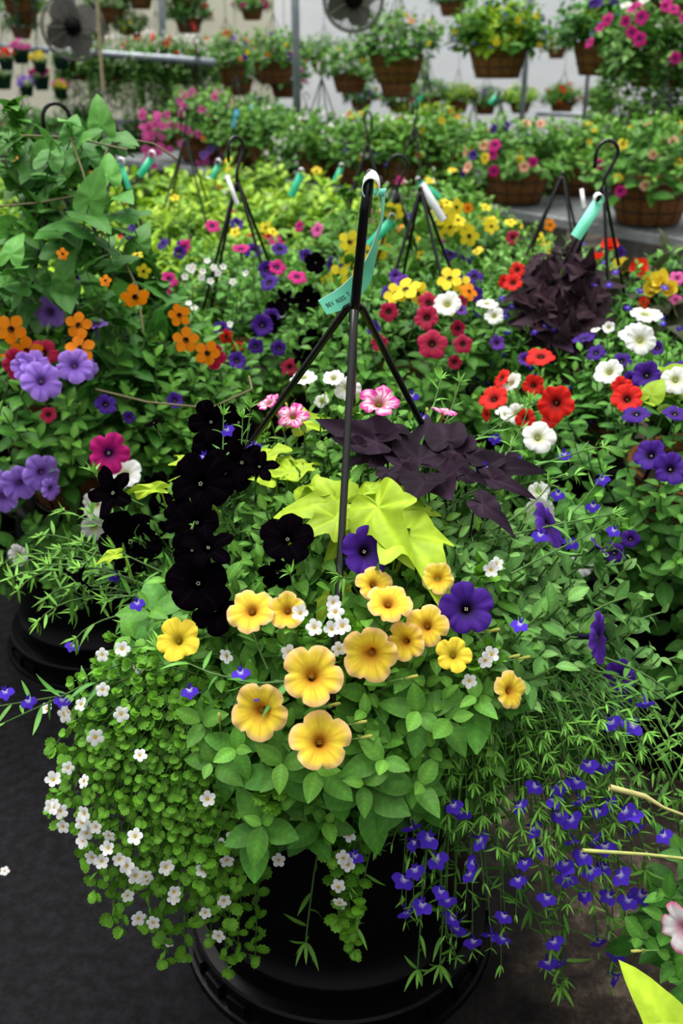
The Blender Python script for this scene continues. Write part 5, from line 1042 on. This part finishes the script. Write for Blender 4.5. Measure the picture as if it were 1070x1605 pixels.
# ================================================================== TAGS
def strip_tag(px0, py0, px1, py1, y, mat, label, wpx=12, tip=True):
    p0 = at_y(px0, py0, y); p1 = at_y(px1, py1, y-.03); r = thing('plant_tag', p0, label, 'plant tag', 'strip tags on the hangers'); sc = ((p0-CP)@FW)/FPX; d = nrm(p1-p0); w = nrm(np.cross(d, CAMD(p0)))*wpx*sc/2
    mid = (p0+p1)/2+CAMD(p0)*.008; ribbon(r, 'tag_strip', [(p0-w, p0+w), (mid-w, mid+w), (p1-w, p1+w)], [mat, M_WHITE])
    if tip:
        L = []
        for a in np.linspace(-1.2, PI+1.2, 9): L.append((p0+np.array([math.cos(a)*.010, -.012, math.sin(a)*.012+.008]), p0+np.array([math.cos(a)*.010, .012, math.sin(a)*.012+.010])))
        ribbon(r, 'tag_loop', L, [mat, M_WHITE], auto=False)
    return r
for a in [(238, 247, 219, 276, 3.3, M_GREENTAG, 'green tag above the lime leaves at the left', 12), (190, 258, 202, 296, 3.2, M_GREENTAG, 'green tag on the slim black hanger right of the vine', 8), (472, 272, 456, 308, 4.3, M_GREENTAG, 'slanted green tag with a white tip left of the lettered tag', 12), (342, 258, 332, 280, 4.1, M_GREENTAG, 'small green tag beside the left tripod hanger', 8), (535, 263, 524, 284, 5.2, M_GREENTAG, 'small green tag just left of the front hook', 8), (614, 345, 578, 385, 2.92, M_GREENTAG, 'green tag lying along the leaning hanger behind the front pole', 14),
  (937, 318, 902, 372, 2.38, M_MINT, 'mint green tag hanging from the right tripod hanger', 18), (660, 288, 695, 345, 2.75, M_WHITE, 'long white tag at the large black hook', 12), (911, 296, 915, 325, 3.0, M_WHITE, 'white tag on the smaller right tripod hanger', 6), (355, 275, 372, 320, 2.55, M_WHITE, 'white tag behind the left tripod hanger', 7), (662, 150, 650, 166, 7.88, M_GREENTAG, 'small far green tag right of centre below the baskets', 8), (778, 150, 768, 163, 7.98, M_GREENTAG, 'small far green tag near the far basket of hanging lime foliage', 8),
  (1036, 180, 1010, 188, 6.4, M_REDTAG, 'red tag at the right edge above the bench basket', 10), (300, 34, 306, 48, 15.2, M_REDTAG, 'red tipped tag on the upper coir basket', 5), (341, 160, 335, 184, 8.0, M_BLUETAG, 'blue tag above the cascading pink flowers, left one', 7), (372, 172, 366, 200, 7.5, M_BLUETAG, 'blue tag above the cascading pink flowers, middle one', 7), (392, 166, 402, 180, 7.6, M_BLUETAG, 'blue tag right of the cascading pink flowers', 6), (475, 190, 468, 212, 7.8, M_REDTAG, 'red tag at the foot of the thick steel post', 6), (550, 172, 543, 186, 8.8, M_REDTAG, 'dark red tag left of the double basket', 6),
  (272, 175, 268, 195, 10.55, M_REDTAG, 'red tag below the green trailing baskets', 6), (240, 52, 238, 66, 10, M_REDTAG, 'small red tag between two upper coir baskets', 5), (28, 226, 5, 236, 2.6, M_WHITE, 'white curled tag at the left edge beside the vine', 9), (655, 285, 690, 312, 5.0, M_GREENTAG, 'green tag on the bench foliage behind the large hook', 12)]:
    strip_tag(*a[:7], wpx=a[7], tip=a[5] in (M_GREENTAG, M_MINT))
# sticks in the trailing area
mb = MB(); mb.add(tube([at_y(151, -20, 6.5), at_y(156, 60, 6.5), at_y(161, 140, 6.5)], .010, 6)); o = mb.build('twine', None, [M_TWIG]); tag(o, 'pale vertical twine hanging in front of the green trailing baskets', 'twine')
# corner basket at the lower right, mostly outside the frame
CR = thing('hanging_basket', (.84, 1.06, .405-.20), 'basket at the lower right corner with one pink and white petunia and lime leaves', 'hanging basket')
pot2 = thing('nursery_pot', (.84, 1.06, 0), 'short black nursery pot at the lower right corner, outside the frame', 'pot')
mb = MB(); mb.add(lathe([(.002, .2), (.2, .2), (.215, .19), (.235, .01), (.235, 0)], 48, (.84, 1.06, 0))); mb.build('pot_body', pot2, [M_POT])
basket_parts(CR, .17, .14, .16, 0, 12)
mb = MB(); T = []; D = []
for px, py, y in [(1030, 1400, .98), (1000, 1470, .95), (1050, 1500, .95), (1065, 1330, 1.), (1040, 1440, .97), (1075, 1440, .97), (1060, 1530, .93), (1100, 1400, 1.05), (1120, 1500, 1.), (1160, 1450, 1.), (1090, 1350, 1.05), (1200, 1400, 1.1), (1150, 1350, 1.1), (1250, 1450, 1.1), (1180, 1520, 1.), (1230, 1350, 1.15), (1130, 1300, 1.2), (1080, 1480, 1.), (1000, 1450, 1.)]:
    p = at_y(px, py, y); T.append(p); D.append(nrm([-.5 if px < 1090 else .2, -.3, .7])+rv(.15))
grow(mb, L_PET, T, D, L=.11, nodes=7, leaf=(.052, .026), col=(.07, .24, .045), tipcol=(.16, .38, .07))
for t_, d_ in zip(T, D): mb.add(tube(arc((.78, 1.04, .36), t_-nrm(d_)*.10, .04, 7), .002, 5, (.08, .15, .03)), mat=1)
mb.add(tube([at_y(1110, 1350, 1.0), at_y(1010, 1339, .95), at_y(912, 1333, .93)], [.0022, .002, .0026], 6, (.45, .48, .14)), mat=1)
mb.add(tube([at_y(1110, 1292, .92), at_y(1040, 1266, .92), at_y(1010, 1248, .92), at_y(955, 1234, .92)], [.0016, .0018, .0032, .0038], 6, (.45, .42, .16)), mat=1)
cp_ = mb.build('petunia_plant', CR, [M_LEAF, M_STEM])
me = MB(); me.add(trumpet((.85, .82, .84), (.5, .2, .3), edge=(.70, .08, .28), n=50, notch=.14, ruffle=.1, seed=5)); calyx(me, -1.2, .5); FM['pinkwhite'] = [me.mesh('flower_pinkwhite', [M_PETAL, M_STEM])]
flower(cp_, 'pinkwhite', at_y(1070, 1455, .90), np.array([-.7, -.5, .2]), .07); flower(cp_, 'bud', at_y(988, 1491, .90), np.array([-1, -.1, .05]), .034, name='bud')
mb = MB(); mb.add(tube([(.76, 1.0, .36), (.66, .93, .40), at_y(1085, 1690, .79)], .003, 5, (.3, .42, .05)), mat=1); cl = mb.build('sweet_potato_vine', CR, [M_LEAF, M_STEM]); cl['label'] = 'lime sweet potato leaves'
leaves_px(cl, L_LIME[:1], [(1085, 1690, .79, 1022, 1522, .84, 1.25), (1120, 1640, .78, 1020, 1610, .78, .9)], limecol, tilt=.7)
# fallen petals on the ground
for px, py, k, lab in [(8, 1368, 'bacopa', 'fallen tiny white blossom on the dark ground cloth at the left')]:
    d = ray(px, py); p = CP+d*(-H/d[2]); o = bpy.data.objects.new('fallen_blossom', FM[k][0]); o.scale = (.009,)*3; o.location = p+[0, 0, .004]; o.rotation_euler = (.5, .3, 0); COL.objects.link(o); tag(o, lab, 'blossom')
